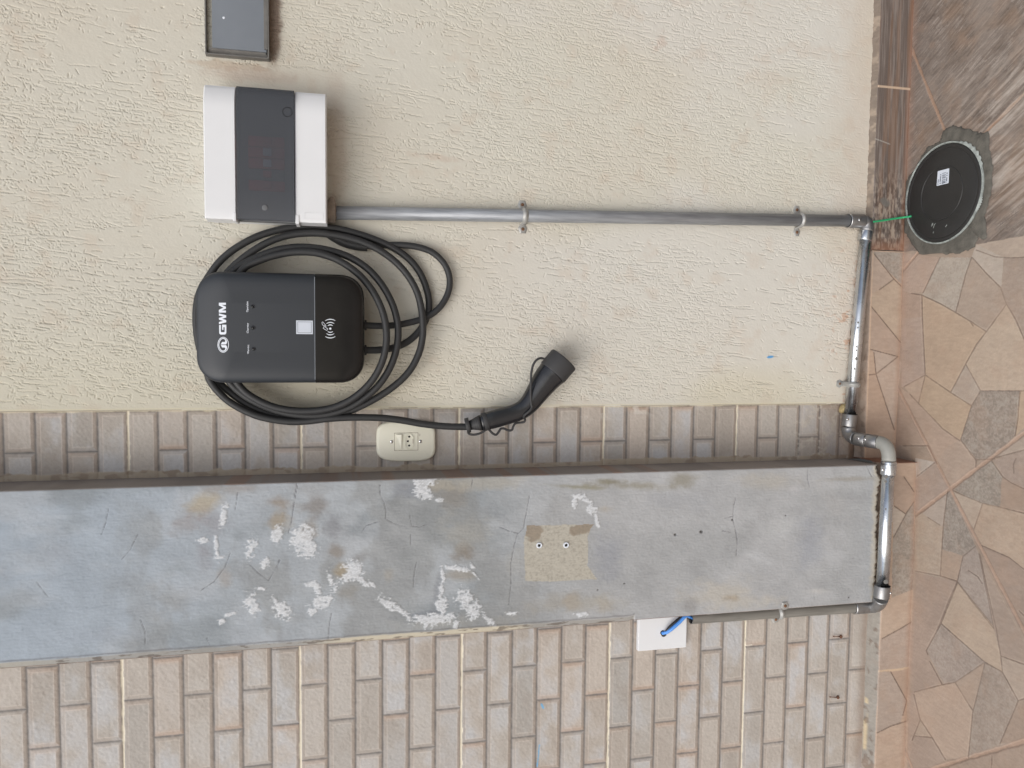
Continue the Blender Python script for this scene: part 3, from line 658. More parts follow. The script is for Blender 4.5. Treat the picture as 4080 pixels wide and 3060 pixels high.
S0 = [  # soft stains: centre, radii, angle, colour, strength
 (C8, 1120, 700, 90, 46, -25, (172, 160, 136), .85), (C8, 1010, 800, 90, 60, 0, (142, 132, 128), .55), (C8, 1540, 710, 90, 50, 10, (140, 128, 116), .8), (C8, 1520, 790, 40, 50, 0, (160, 146, 126), .6), (C8, 1300, 615, 180, 30, 0, (140, 132, 124), .6),
 (C8, 1130, 980, 60, 70, 0, (132, 126, 130), .5), (C8, 1180, 800, 80, 60, 0, (138, 130, 132), .4), (C8, 1240, 1100, 40, 60, 0, (156, 146, 136), .5), (C8, 330, 980, 130, 70, 0, (148, 152, 158), .4), (C8, 560, 1430, 200, 40, 0, (142, 150, 162), .3),
 (C4, 20, 330, 70, 90, 0, (150, 138, 118), .75), (C4, 270, 260, 80, 60, 0, (124, 116, 108), .7), (C4, 380, 400, 110, 70, 50, (112, 112, 116), .6), (C4, 210, 420, 50, 60, 0, (136, 124, 108), .6), (C4, 380, 535, 50, 45, 0, (132, 124, 114), .8),
 (C4, 410, 680, 50, 46, 0, (150, 134, 104), .85), (C4, 440, 800, 90, 60, 30, (142, 136, 124), .5), (C4, 530, 590, 60, 40, 0, (124, 122, 120), .5), (C4, 850, 165, 110, 60, 20, (116, 122, 132), .6), (C4, 1110, 200, 90, 60, 0, (128, 122, 112), .65),
 (C4, 1060, 130, 100, 40, 0, (144, 138, 124), .6), (C4, 1195, 560, 80, 60, 0, (124, 112, 96), .75), (C4, 1180, 700, 100, 34, 0, (146, 138, 124), .7), (C4, 1180, 420, 160, 110, 0, (162, 160, 152), .6), (C4, 700, 690, 40, 50, 0, (160, 154, 142), .5),
 (C4, 250, 150, 160, 50, 0, (146, 146, 146), .5), (C4, 920, 940, 160, 16, -8, (104, 108, 118), .5), (C4, 1018, 780, 22, 130, 10, (122, 126, 132), .5), (C4, 1300, 110, 320, 50, -2, (172, 166, 152), .6), (C4, 1500, 620, 60, 110, 8, (170, 170, 166), .5),
 (C4, 1880, 140, 200, 16, 4, (134, 130, 106), .8), (C4, 2110, 112, 90, 18, 0, (130, 126, 104), .8), (C4, 1760, 880, 260, 60, -12, (152, 148, 138), .7), (C4, 1860, 870, 60, 50, 0, (160, 142, 118), .5), (C4, 1060, 1000, 330, 40, -4, (156, 154, 146), .6), (C4, 2050, 880, 60, 40, 0, (166, 150, 124), .5),
 (C5, 400, 232, 300, 30, 2, (136, 130, 110), .75), (C5, 240, 205, 90, 20, 0, (120, 114, 96), .6), (C5, 720, 190, 120, 50, -12, (134, 128, 110), .75), (C5, 1850, 185, 180, 16, -2, (140, 134, 120), .6), (C5, 1300, 200, 260, 60, 4, (176, 170, 158), .6),
 (C5, 1000, 960, 300, 90, 3, (186, 180, 168), .75), (C5, 1040, 988, 50, 22, 0, (158, 142, 118), .7), (C5, 770, 1040, 50, 50, 0, (96, 92, 88), .35), (C5, 1240, 720, 190, 46, 18, (186, 188, 190), .6), (C5, 1390, 500, 80, 80, 0, (188, 190, 190), .6),
 (C5, 1720, 700, 80, 80, 30, (186, 188, 190), .6), (C5, 1560, 640, 110, 190, 10, (132, 138, 150), .45), (C5, 200, 700, 120, 170, 0, (134, 138, 148), .5), (C5, 1480, 250, 60, 40, 0, (188, 188, 190), .6), (C5, 1620, 945, 90, 26, 0, (190, 188, 184), .7),
 (C5, 700, 330, 300, 70, 0, (156, 158, 162), .5), (C5, 1750, 330, 70, 150, -20, (178, 176, 174), .4), (C5, 190, 385, 50, 26, 0, (166, 156, 140), .6), (C5, 90, 1030, 200, 60, -4, (166, 162, 152), .6), (C5, 2020, 500, 26, 420, 2, (196, 186, 166), .7), (C5, 60, 820, 60, 30, 0, (184, 176, 160), .5)]
PC = [(C4, [(655, 130), (655, 190), (680, 240), (693, 300), (690, 345)]), (C4, [(690, 345), (650, 358), (570, 385), (540, 425)]), (C4, [(690, 345), (740, 370), (790, 388), (850, 388), (905, 395), (960, 372), (1020, 360)]),
 (C4, [(838, 240), (842, 330), (850, 360), (852, 388)]), (C4, [(848, 440), (846, 520)]), (C4, [(885, 615), (870, 690), (865, 770)]), (C4, [(1595, 200), (1580, 290), (1565, 360), (1560, 400), (1520, 440), (1500, 510), (1480, 620), (1480, 760), (1465, 880)]),
 (C4, [(1410, 395), (1470, 420), (1520, 433)]), (C4, [(350, 935), (338, 1000), (330, 1090)]), (C4, [(130, 120), (110, 260), (95, 400)]), (C4, [(1240, 80), (1230, 145)]), (C4, [(20, 600), (10, 660)]),
 (C5, [(1565, 105), (1560, 180), (1575, 235)]), (C5, [(1075, 310), (1060, 380), (1055, 450), (1075, 540), (1085, 600), (1080, 700)]), (C5, [(1960, 95), (1990, 140), (2000, 165)]), (C5, [(985, 535), (1045, 545)]), (C5, [(1000, 450), (1060, 435)]),
 (C8, [(600, 720), (585, 800), (560, 870)]), (C8, [(760, 870), (720, 950), (670, 1010)]), (C8, [(1310, 640), (1295, 740)]), (C8, [(1270, 970), (1240, 1050), (1180, 1130), (1105, 1180)]), (C8, [(1380, 1040), (1420, 1080), (1480, 1125), (1545, 1010)]),
 (C8, [(775, 1340), (800, 1410), (800, 1470)]), (C8, [(1140, 1440), (1165, 1490)]), (C8, [(1640, 600), (1605, 800), (1590, 860)]), (C8, [(200, 1130), (265, 1215)]), (C4, [(1230, 1060), (1300, 1036), (1400, 1034), (1410, 1048)])]
XR, XL, YF = -.2655, -.5655, -.10
# outline of the column in plan, from the right wall round the front to the left wall
XF = -.2622
s_pts = [(XR + (XF - XR) * min(1, max(0, -y_ / .1)), y_) for y_ in np.arange(.012, YF + .003, -.002)] + [(XF - .0009, YF + .0009)]
n_front = len(s_pts)
s_pts += [(x_, YF) for x_ in np.arange(XF - .003, XL + .002, -.0013)]
n_frend = len(s_pts)
s_pts += [(XL + .0006, YF + .0006), (XL, YF + .003)] + [(XL, y_) for y_ in np.arange(YF + .007, -.056, .004)]
za = axis(.101, 2.02, .0014, None, 2.9)
sp = np.array(s_pts); n = len(sp)
x = sp[:, 0][:, None] * np.ones((1, len(za))); y = sp[:, 1][:, None] * np.ones((1, len(za))); z = np.ones((n, 1)) * za[None]
arc = np.cumsum(np.hypot(np.diff(sp[:, 0], prepend=sp[0, 0]), np.diff(sp[:, 1], prepend=sp[0, 1])))[:, None] * np.ones((1, len(za)))
front = np.zeros(x.shape); front[n_front:n_frend] = 1
XP, YP = Qa(x, y, z)
C = np.ones(x.shape + (3,)) * lin((163, 168, 172))
C = mixc(C, (154, 167, 180), sst(1.1, 1.8, z) * .75)  # bluer towards the top: sky light painted into the cement colour
C = mixc(C, (172, 176, 180), sst(.48, .7, fbm(x * 12, z * 7, 121, 4)) * .5); C = mixc(C, (131, 138, 142), sst(.55, .32, fbm(x * 9, z * 6, 123, 5)) * .7); C = mixc(C, (134, 135, 133), sst(.48, .62, fbm(x * 7, z * 9, 124, 5)) * .5 * sst(1.75, 1.5, z) * sst(.7, .9, z))
C = mixc(C, (168, 167, 166), sst(1.05, .7, z) * .6); n1 = fbm(x * 30, z * 22, 125, 4); C = C * (.86 + .28 * fbm(x * 38, z * 26, 122, 4))[..., None]; n2 = fbm(x * 420, z * 90, 127, 3); n3 = fbm(x * 90, z * 70, 129, 3)
for f, cx, cy, rx, ry, a, c, s in S0:
    X_, Y_ = f(cx, cy); k_ = f(1, 0)[0] - f(0, 0)[0]
    C = mixc(C, tuple(.84 * c_ + .16 * g_ for c_, g_ in zip(c, (148, 150, 152))), sst(1.45, .1, ell(XP, YP, X_, Y_, rx * k_, ry * k_, a) + (n1 - .5) * 1.5 + (n3 - .5) * .8) * s * .95 * front)
pt = mp(C4, [(1580, 385), (2000, 378), (1985, 400), (1960, 450), (1965, 500), (1962, 640), (2022, 725), (1900, 728), (1780, 738), (1570, 735), (1560, 500)])
pin = inpoly(XP + (n3 - .5) * 8, YP + (n3 - .5) * 6, pt) * front
C = mixc(C, (178, 173, 160), pin * .92)
C = mixc(C, (142, 130, 114), pin * sst(1.2, .9, ell(XP, YP, *C4(1615, 420), 34, 40) + (n3 - .5) * .8) * .85); C = mixc(C, (140, 128, 112), pin * sst(1.2, .9, ell(XP, YP, *C4(1930, 400), 52, 20, -18) + (n3 - .5)) * .85)
C = mixc(C, (126, 120, 110), pin * sst(.54, .66, fbm(x * 330, z * 260, 136, 3)) * .3)
hw = np.zeros(x.shape)
for f, cx, cy, rx, ry, a in W0:
    X_, Y_ = f(cx, cy); k_ = f(1, 0)[0] - f(0, 0)[0]
    hw = np.maximum(hw, sst(1.25, .75, ell(XP, YP, X_, Y_, rx * k_ * 1.15, ry * k_ * 1.15, a) + (n1 - .5) * .8 + (n2 - .5) * .9 + (fbm(x * 260, z * 200, 126, 3) - .5) * 1.9))
hw *= front
C = mixc(C, (208, 211, 214), hw * (.6 + .35 * sst(.44, .56, fbm(x * 600, z * 320, 128, 2))))
cd = np.full(x.shape, 99.)
for f, pl in PC:
    pl = mp(f, pl); xs = [p[0] for p in pl]; ys = [p[1] for p in pl]
    i = np.where((XP > min(xs) - 10) & (XP < max(xs) + 10) & (YP > min(ys) - 10) & (YP < max(ys) + 10))
    if len(i[0]): cd[i] = np.minimum(cd[i], segdist(XP[i], YP[i], pl))
cd = cd + (fbm(x * 250, z * 250, 131, 2) - .5) * 2.8
k = sst(2.2, .6, cd) * front * sst(.12, .4, fbm(x * 60, z * 60, 132, 2)); C = mixc(C, (102, 102, 105), k * .6)
for (a_, b_, r_) in ((665, 562, 4.5), (842, 543, 5.5), (1053, 462, 3.5), (1415, 432, 2.5), (320, 893, 3), (1842, 988, 2.5), (140, 937, 2.5)):
    X_, Y_ = C5(a_, b_); kk = sst(1.5, .8, ell(XP, YP, X_, Y_, r_, r_ * .9)) * front; C = mixc(C, (62, 58, 54), kk * .85); y = y + kk * .002
y = y + k * .0008 - hw * .0010 + front * ((n2 - .5) * .0007 + (fbm(x * 300, z * 240, 134, 3) - .5) * .0007 + (fbm(x * 24, z * 9, 133, 3) - .5) * .0008 + (n3 - .5) * .0006) * 1.0
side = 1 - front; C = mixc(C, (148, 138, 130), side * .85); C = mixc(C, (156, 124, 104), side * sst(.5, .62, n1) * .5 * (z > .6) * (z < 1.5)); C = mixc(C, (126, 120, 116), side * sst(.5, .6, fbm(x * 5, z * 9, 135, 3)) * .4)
# left arris: a rounded mortar lip, cream and grey, down to the cover plate
lip = sst(.013, .010, x - XL + (fbm(z * 40, x, 137, 3) - .5) * .003) * (z > .66) * (arc > arc[n_front, 0])
y = y + lip * .007 * sst(.013, .0, x - XL) - sst(.0025, .0, np.abs(x - XL - .0125)) * .0008 * (z > .66)
cre = sst(.45, .55, fbm(z * 5.5, x * 2, 139, 3)) * sst(1.32, 1.22, z) * sst(.86, .92, z)
C = mixc(C, (146, 142, 134), lip * .7); C = mixc(C, (196, 188, 168), lip * cre * .8); C = mixc(C, (180, 172, 152), lip * sst(1.6, 1.9, z) * .5)
C = mixc(C, (92, 82, 74), lip * sst(.60, .68, fbm(x * 200, z * 40, 141, 3)) * .7)
C = mixc(C, (106, 100, 96), sst(.002, .0, np.abs(x - XL - .0135 + (fbm(z * 60, x, 143, 2) - .5) * .003)) * .45 * (z > .66) * front)
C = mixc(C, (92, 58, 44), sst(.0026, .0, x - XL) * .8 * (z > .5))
x = x - .0042 * sst(.03, .0, x - XL) * sst(.655, .675, z)
# broken lower edge
sh = np.interp(x[:, 0], [XL, XL + .05, XL + .12, XL + .2, XL + .27, XR - .02, XR], [.001, .002, .0, .004, .0, .006, .012]) + (fbm(x[:, 0] * 55, x[:, 0] * 0, 145, 3) - .5) * .013 + (fbm(x[:, 0] * 210, x[:, 0] * 0, 147, 2) - .5) * .007
sh = sh[:, None] * sst(.14, .101, z); z2 = z + sh
edge = sst(.010, .002, z - .101 - .012 * (n3 - .3)) * front; C = mixc(C, (186, 178, 160), edge * .7); y = y + sst(.006, .0, z - .101) * front * .003
# close the underside
def endrow(a, v): return np.concatenate([v[:, None], a], 1)
yb = np.minimum(y[:, 0] + .03, .012); yb = np.where(front[:, 0] > 0, YF + .045, yb)
x = endrow(x, x[:, 0]); y = endrow(y, yb); z2 = endrow(z2, z2[:, 0] + .006)
C = np.concatenate([np.ones((n, 1, 3)) * lin((92, 82, 72)), C], 1)  # underside row coloured dark, painting in the shade of the recess
pil = grid('pilaster', x, y, z2, C, M_cement)
tag(pil, 'blotchy blue grey cement pilaster with white flaking patches between two tiled walls', 'pilaster')

# ================================================================== SKIRTINGS
def sk_grid(name, xa, ytop, zt_back, yfront, zt, colour, label, mat, ret=None, cat='skirting board'):
    """front face from the floor up, rounded arris, ledge back to the wall"""
    prof = [(yfront, z_) for z_ in np.arange(.0, zt - .001, .0014)] + [(yfront + .0006, zt - .0003)]
    nf = len(prof); nb = 12
    prof += [(yfront + (ytop - yfront) * t, zt + (zt_back - zt) * t) for t in np.linspace(.08, 1, nb)]
    pr = np.array(prof)
    x, py = np.meshgrid(xa, pr[:, 0], indexing='ij'); _, pz = np.meshgrid(xa, pr[:, 1], indexing='ij')
    py = py.copy()
    ledge = np.zeros(x.shape); ledge[:, nf:] = 1
    if ret is not None:      # side return: extra columns going back to the wall at x = ret
        k = 26; back = np.linspace(.004, yfront + .0015, k)
        rx = np.full((k, len(pr)), ret); ry = np.maximum(back[:, None] * np.ones((1, len(pr))), pr[:, 0][None])
        rz = np.ones((k, 1)) * pr[:, 1][None]
        x = np.concatenate([x, rx[::-1]], 0) if xa[0] < xa[-1] else x
        py = np.concatenate([py, ry[::-1]], 0); pz = np.concatenate([pz, rz[::-1]], 0)
        ledge = np.concatenate([ledge, np.ones((k, 1)) * ledge[0][None]], 0)
    XP, YP = Qa(x, py, pz)
    C, dy, dz = colour(x, py, pz, XP, YP, ledge)
    o = grid(name, x, py + dy, pz + dz, C, mat)
    return tag(o, label, cat)
def c_wood(x, y, z, XP, YP, ledge):
    s = fbm(x * 14, z * 420, 151, 3); s2 = fbm(x * 6, z * 110, 153, 3); sc = fbm(x * 90, z * 260, 155, 3)
    C = np.ones(x.shape + (3,)) * lin((112, 101, 94)); C = mixc(C, (150, 141, 134), sst(.46, .66, s) * .5); C = mixc(C, (84, 74, 68), sst(.52, .3, s) * .45)
    C = mixc(C, (126, 98, 78), sst(.45, .7, s2) * .5)
    near = sst(.42, .30, x); C = mixc(C, (176, 162, 146), sst(.54, .64, sc) * near * .5); C = mixc(C, (70, 56, 48), sst(.46, .38, sc) * near * .6)
    C = mixc(C, (148, 108, 84), sst(.014, .0, z + .006 * (s2 - .5)) * .55); C = mixc(C, (146, 104, 80), sst(.24, .207, x + .03 * (s2 - .5)) * .55)
    d = np.abs(x - .5638 + (fbm(z * 90, x, 157, 2) - .5) * .001); C = mixc(C, (196, 172, 148), sst(.0030, .0018, d) * .9)
    d = segdist(XP, YP, mp(A4, [(428, 832), (480, 850), (520, 866)])); C = mixc(C, (170, 166, 158), sst(3, 1, d) * .7)
    C = mixc(C, (128, 116, 104), ledge * .9); C = mixc(C, (176, 160, 142), ledge * sst(.5, .7, fbm(x * 60, y * 60, 158, 3)) * .5)
    d = ell(XP, YP, *A4(495, 1215), 22, 14, 30); C = mixc(C, (112, 108, 102), sst(1.3, .7, d + (sc - .5)) * .9)
    dy = (sc - .5) * .001 * near + (s - .5) * .0004
    return C, dy, (fbm(x * 120, y * 60, 159, 3) - .5) * .004 * ledge
def c_stone(x, y, z, XP, YP, ledge):
    C = np.ones(x.shape + (3,)) * lin((172, 150, 132))
    C = floor_cells(C, XP, YP, x, z, False)
    cd = np.full(x.shape, 99.)
    for pl in CR[-11:]:
        cd = np.minimum(cd, segdist(XP, YP, pl))
    cd = cd + (fbm(x * 200, z * 200, 161, 2) - .5) * 1.6
    C = mixc(C, (90, 74, 64), sst(3.2, 1.0, cd) * .8)
    C = mixc(C, (190, 168, 142), sst(5, 3, segdist(XP, YP, mp(B6, [(425, 1107), (520, 1100), (612, 1086)])) + (fbm(x * 200, z * 200, 163, 2) - .5) * 3) * .9)
    C = mixc(C, (190, 164, 140), sst(.0022, .0, np.abs(z - .0786)) * .7 * (x > -.262))
    C = mixc(C, (156, 122, 100), sst(.014, .0, z + .006 * (fbm(x * 30, z * 30, 165, 3) - .5)) * .4)
    n = fbm(x * 60, y * 60 + z * 60, 167, 4)
    C = mixc(C, (136, 122, 110), ledge * .85); C = mixc(C, (146, 142, 134), ledge * .85 * (x < -.56))
    C = mixc(C, (200, 180, 144), ledge * sst(.0, .006, -y - .0585) * sst(.014, .006, -y - .0585) * sst(.56, .62, fbm(x * 30, y * 10, 171, 3)) * .8 * (x < -.72)); C = mixc(C, (104, 86, 72), ledge * sst(.60, .68, n) * .6)
    ret = (np.abs(x + .262) < .0005) ; C = mixc(C, (128, 82, 62), ret * .75)
    C = dirt_noise(C, x, z + y)
    return C, (fbm(x * 200, z * 200, 173, 3) - .5) * .0005, (n - .5) * .004 * ledge
sk_grid('skirting_board', axis(.207, .86, .0016, None, 4.0), .0, .090, -.0195, .0825, c_wood, 'dark wood look skirting at the foot of the cream wall, behind the round lid', M_floor)
sk_grid('skirting_board', np.arange(-.262, .2055, .0016), .0, .094, -.020, .0805, c_stone, 'short stone look skirting under the cream wall beside the shiny pipe', M_floor)
sk_grid('skirting_board', axis(-1.12, -.262, .0016, -4.0, None), -.058, .090, -.088, .0765, c_stone, 'stone look skirting running under the grey pilaster and the wide tiled wall', M_floor, ret=-.262)
# ================================================================== RECESSED GREY BOX (top of the wall, cut by the frame)
bx = thing('metal_box', 'grey sheet metal box frame let into the cream wall beside the white breaker box', 'metal box', (.66, 0, 1.3655))
xl, xr, zb, zt = .5085, .82, 1.3645, 1.4755
box('rim', xl, xr, -.022, .0, zb, zb + .0022, M_greyf, bx, .0003)
box('rim', xl, xr, -.016, .0, zt - .0022, zt, M_greyf, bx, .0003)
box('rim', xl, xl + .0022, -.019, .0, zb + .0022, zt - .0022, M_greyf, bx, .0003)
box('rim', xr - .0022, xr, -.019, .0, zb + .0022, zt - .0022, M_greyf, bx, .0003)
vs = [(xl + .0022, -.0065, zb + .0022), (xl + .0022, -.0065, zt - .0022), (xl + .014, -.012, zt - .006), (xl + .017, -.012, zb + .008), (xr - .006, -.012, zt - .006), (xr - .006, -.012, zb + .008), (xr - .0022, -.0065, zb + .0022), (xr - .0022, -.0065, zt - .0022)]
link('flange', pymesh('flange', vs[:4], [(0, 1, 2, 3)]), M_greyf, bx)
box('panel', xl + .0135, xr - .006, -.0145, -.0075, zb + .0045, zt - .012, M_grey, bx, .0004)
box('strip', xl + .017, xr - .004, -.0195, -.0155, zb + .0025, zb + .009, M_greyf, bx, .0006)
dome('paint_drop', (xl + .068, -.0146, 1.443), (0, -1, 0), .0022, .0006, M_print, bx)

# ================================================================== DISTRIBUTION BOARD
db = thing('distribution_board', 'white plastic breaker box with a smoked door above the grey conduit', 'breaker box', (.3225, 0, 1.2614))
xl, xr, zb, zt = .2056, .4388, 1.2614, 1.4700
za_, zb_ = 1.3172, 1.4155         # the door opening
box('back_box', xl + .003, xr - .003, -.034, -.0045, zb + .003, zt - .003, M_white, db, .003)
def dbp(name, z0, z1):
    xs = np.concatenate([np.linspace(xl, xl + .004, 4), np.linspace(xl + .02, xr - .045, 6), np.linspace(xr - .04, xr - .004, 14), [xr - .002, xr]]); L = []
    for x_ in xs:
        t = max(0, (x_ - (xr - .042)) / .042); yf = -.080 + .013 * t ** 2.2 + (.0014 * (1 - (x_ - xl) / .004) if x_ < xl + .004 else 0)
        if x_ > xr - .003: yf += .0015
        e = .0022; prof = [(z0 + e * .3, yf + e), (z0 + e, yf), (z1 - e, yf), (z1 - e * .3, yf + e), (z1, yf + .004), (z1, -.036), (z0, -.036), (z0, yf + .004)]
        L.append([(x_, a[1], a[0]) for a in prof])
    return loft(name, L, M_white, db)
up = dbp('cover_panel', zb_ + .0006, zt); lo_ = dbp('cover_panel', zb, za_ - .0006)
box('latch_tab', xl - .0028, xl + .012, -.0812, -.040, zb_ + .0016, zb_ + .0065, M_white, db, .0008)
box('latch_tab', xl - .0032, xl + .012, -.0815, -.040, za_ - .0075, za_ - .0012, M_white, db, .0008)
box('inner_tray', xl + .002, xr - .002, -.052, -.036, za_, zb_, M_inner, db, .001)
for i, (x0_, w_) in enumerate(((.262, .018), (.2815, .018), (.301, .018), (.3205, .018), (.340, .018))):
    br_ = box('breaker', x0_, x0_ + w_, -.060, -.0525, 1.336, 1.398, M_red if i in (0, 2, 3, 4) else M_inner, db, .001)
    box('toggle', x0_ + .003, x0_ + w_ - .003, -.069, -.0605, 1.358, 1.372, M_pale if i in (2, 3) else M_red, br_, .001)
L = []
for x_, yy in [(xl + .0004, -.0805), (xl + .0016, -.0822), (xl + .0035, -.0832), (.26, -.0838), (.33, -.0840), (.405, -.0836), (.425, -.0815), (.4350, -.0775), (.4385, -.073), (.4402, -.066), (.4402, -.042)]:
    th = .0022; L.append([(x_ - (th if x_ > .44 else 0), yy + (th if x_ < .44 else 0), za_ + .0004), (x_, yy, za_ + .0004), (x_, yy, zb_ - .0004), (x_ - (th if x_ > .44 else 0), yy + (th if x_ < .44 else 0), zb_ - .0004)])
door = loft('smoked_door', L, M_door, db)
cx_, cz_ = float(P(1145, 447, y=-.083)[0]), float(P(1145, 447, y=-.083)[2])
ring('finger_ring', (cx_, -.0840, cz_), (0, 1, 0), .0078, .0084, .0006, M_dark, door)
dome('screw_cap', (float(P(1055, 828, y=-.083)[0]), -.0842, float(P(1055, 828, y=-.083)[2])), (0, -1, 0), .005, .0006, M_inner, door)
e0, e1 = P(1213, 847, y=-.080), P(1288, 876, y=-.080)
a0, a1, b0, b1 = float(e1[0]), float(e0[0]), float(e1[2]), float(e0[2])
for q in ((a0, a1, b0, b0 + .0006), (a0, a1, b1 - .0006, b1), (a0, a0 + .0006, b0 + .0006, b1 - .0006), (a1 - .0006, a1, b0 + .0006, b1 - .0006)):
    box('embossed_frame', q[0], q[1], -.0806, -.0800, q[2], q[3], M_white, lo_, .0001)

# ================================================================== WALLBOX
wb = thing('wallbox_charger', 'matt black electric car wallbox with white lettering and round corners', 'car charger', (.0155, 0, 1.196))
YFR = -.0920
def wbloop(inset, yy, top=0, fx=0):
    cxm, czm, W_, H_ = .0150, 1.3405, .1985, .2900
    out = []
    for sx, sz, a0 in ((1, 1, 0), (-1, 1, 90), (-1, -1, 180), (1, -1, 270)):
        r = (.046 if sz > 0 else .045); w2, h2 = W_ / 2 - inset, H_ / 2 - inset; rr = max(r - inset * .6, .01)
        for k in range(15):
            a = R(a0 + 90 * k / 14); ca, sa = math.cos(a), math.sin(a)
            ca = math.copysign(abs(ca) ** .92, ca); sa = math.copysign(abs(sa) ** .92, sa)
            out.append([cxm + sx * (w2 - rr) + rr * ca, yy, czm + sz * (h2 - rr) + rr * sa])
    for p in out:      # the long and short sides belly slightly
        p[2] += (.0024 if p[2] > czm else -.0010) * (1 - ((p[0] - cxm) / .1) ** 2) * (1 if abs(p[2] - czm) > .08 else 0)
        if p[2] > 1.425: p[1] += top * ((p[2] - 1.425) / .0605) ** 1.7
    return out
body = loft('housing', [wbloop(.012, -.012), wbloop(.004, -.020), wbloop(.0015, -.045), wbloop(.0005, -.062), wbloop(.0, -.070), wbloop(.0004, -.077, .004), wbloop(.002, -.083, .008), wbloop(.006, -.0882, .0125), wbloop(.012, -.0908, .015), wbloop(.020, YFR, .015), wbloop(.030, YFR, .015), wbloop(.042, YFR, .015), wbloop(.055, YFR, .015)], M_black, wb)
box('mounting_bracket', -.03, .06, -.012, -.0045, 1.26, 1.42, M_black, wb, .002)
# glossy lower cover: the same outline cut at the seam, a hair proud
ZS = 1.2826
def gl(inset, yy):
    pts = wbloop(inset, yy); out = []; n_ = len(pts)
    for i, p in enumerate(pts):
        q = list(p); q[2] = min(q[2], ZS); out.append(q)
    return out
loft('glossy_lower_cover', [gl(-.0004, -.064), gl(-.0005, -.070), gl(.0000, -.0774), gl(.0016, -.0835), gl(.0056, -.0888), gl(.0116, -.0914), gl(.0216, YFR - .0006), gl(.045, YFR - .0007)], M_gloss, wb)
xa_, xb_ = .0150 - .0985, .0150 + .0985
box('seam_trim', xa_ + .006, xb_ - .006, YFR - .0009, YFR + .004, ZS - .0002, ZS + .0010, M_grey, wb, .0002)
for s_ in (-1, 1):
    xe = .0150 + s_ * .0985
    box('seam_trim', min(xe, xe - s_ * .0008), max(xe, xe - s_ * .0008), -.084, -.060, ZS - .0002, ZS + .0010, M_grey, wb, .0002)
E7 = lambda a, b: (820 + .2622 * a, 1180 + .2622 * b)
def onf(f, yy, slope=0.0):
    def g(a, b):
        X_, Y_ = f(a, b); p = P(X_, Y_, y=yy); y2 = yy
        if slope and p[2] > 1.425:
            for _ in range(3):
                y2 = yy + slope * max(0, (p[2] - 1.425) / .0605) ** 1.7; p = P(X_, Y_, y=y2)
        return (p[0], y2, p[2])
    return g
f7 = onf(E7, YFR - .0006, .015)
def uv(x0_, x1_, y0_, y1_): return lambda u_, v_: (x0_ + (x1_ - x0_) * v_, y1_ - (y1_ - y0_) * u_)
Gm = uv(203, 312, 433, 583)
Gp = [[(0, .22), (.05, .08), (.16, 0), (.97, 0), (.97, .24), (.27, .24), (.24, .30), (.24, .70), (.28, .76), (.74, .76), (.74, .60), (.46, .60), (.46, .40), (1, .40), (1, 1), (.16, 1), (.05, .92), (0, .78)]]
Wm = uv(200, 310, 262, 425); Wp = [[(0, 0), (.2, 0), (.3, .58), (.42, 0), (.58, 0), (.7, .58), (.8, 0), (1, 0), (.83, 1), (.62, 1), (.5, .45), (.38, 1), (.17, 1)]]
Mm = uv(198, 306, 100, 250); Mp_ = [[(0, 1), (0, 0), (.27, 0), (.5, .62), (.73, 0), (1, 0), (1, 1), (.78, 1), (.78, .42), (.6, 1), (.4, 1), (.22, .42), (.22, 1)]]
polys = [[mm_(*p) for p in pl] for mm_, pls in ((Gm, Gp), (Wm, Wp), (Mm, Mp_)) for pl in pls]
flat('wordmark', polys, f7, M_print, wb)
ec = (889.4, 1373.6); fe = onf(lambda a, b: (a, b), YFR - .0006, .015)
def ering(rx, ry, qx, qy, cx2=0):
    pl = []
    for k in range(40):
        a, b_ = 2 * math.pi * k / 40, 2 * math.pi * (k + 1) / 40
        pl.append([(ec[0] + rx * math.cos(a), ec[1] + ry * math.sin(a)), (ec[0] + rx * math.cos(b_), ec[1] + ry * math.sin(b_)),
                   (ec[0] + cx2 + qx * math.cos(b_), ec[1] + qy * math.sin(b_)), (ec[0] + cx2 + qx * math.cos(a), ec[1] + qy * math.sin(a))])
    return pl
hk = [(830, 140), (1370, 140), (1450, 200), (1515, 330), (1510, 480), (1470, 600), (1400, 700), (1300, 790), (1200, 840), (1060, 850), (950, 820), (830, 740), (720, 600), (640, 420), (590, 200), (575, 105), (645, 105), (670, 280), (740, 470), (830, 620), (930, 710), (1030, 745), (1180, 740), (1270, 670), (1320, 580), (1310, 490), (1265, 412), (985, 412), (900, 280)]
h1_ = [(ec[0] + (a - 1095) / 27.65, ec[1] + (b_ - 105) / 27.65) for a, b_ in hk]; h2_ = [(p[0], 2 * ec[1] - p[1]) for p in h1_][::-1]
flat('emblem', ering(22.6, 31.2, 20.0, 28.4) + [h1_, h2_], fe, M_print, wb)
for nm, (tx, ty), (lx, ly), wd_ in (('Warning', (648, 808), (725, 803), 138), ('Charging', (641, 485), (716, 481), 152), ('Operation', (635, 160), (711, 158), 164)):
    hh = 36 if nm == 'Warning' else 40
    mu = uv(tx - hh / 2, tx + hh / 2, ty - wd_ / 2, ty + wd_ / 2)
    text('caption', nm, (lambda mu: lambda u_, v_: f7(*mu(u_, 1 - v_)))(mu), M_print, wb)
    c_ = P(*E7(lx, ly), y=YFR - .0006); ld = ring('indicator_lamp', (c_[0], YFR - .0004, c_[2]), (0, 1, 0), .0026, .0038, .0014, M_black, wb)
    dome('lens', (c_[0], YFR - .0002, c_[2]), (0, -1, 0), .0026, .0010, M_led, ld)
s0, s1 = P(*E7(1373, 368), y=YFR), P(*E7(1628, 578), y=YFR)
st = box('sticker', float(s1[0]), float(s0[0]), YFR - .0011, YFR - .0001, float(s1[2]), float(s0[2]), M_label, wb, .0001)
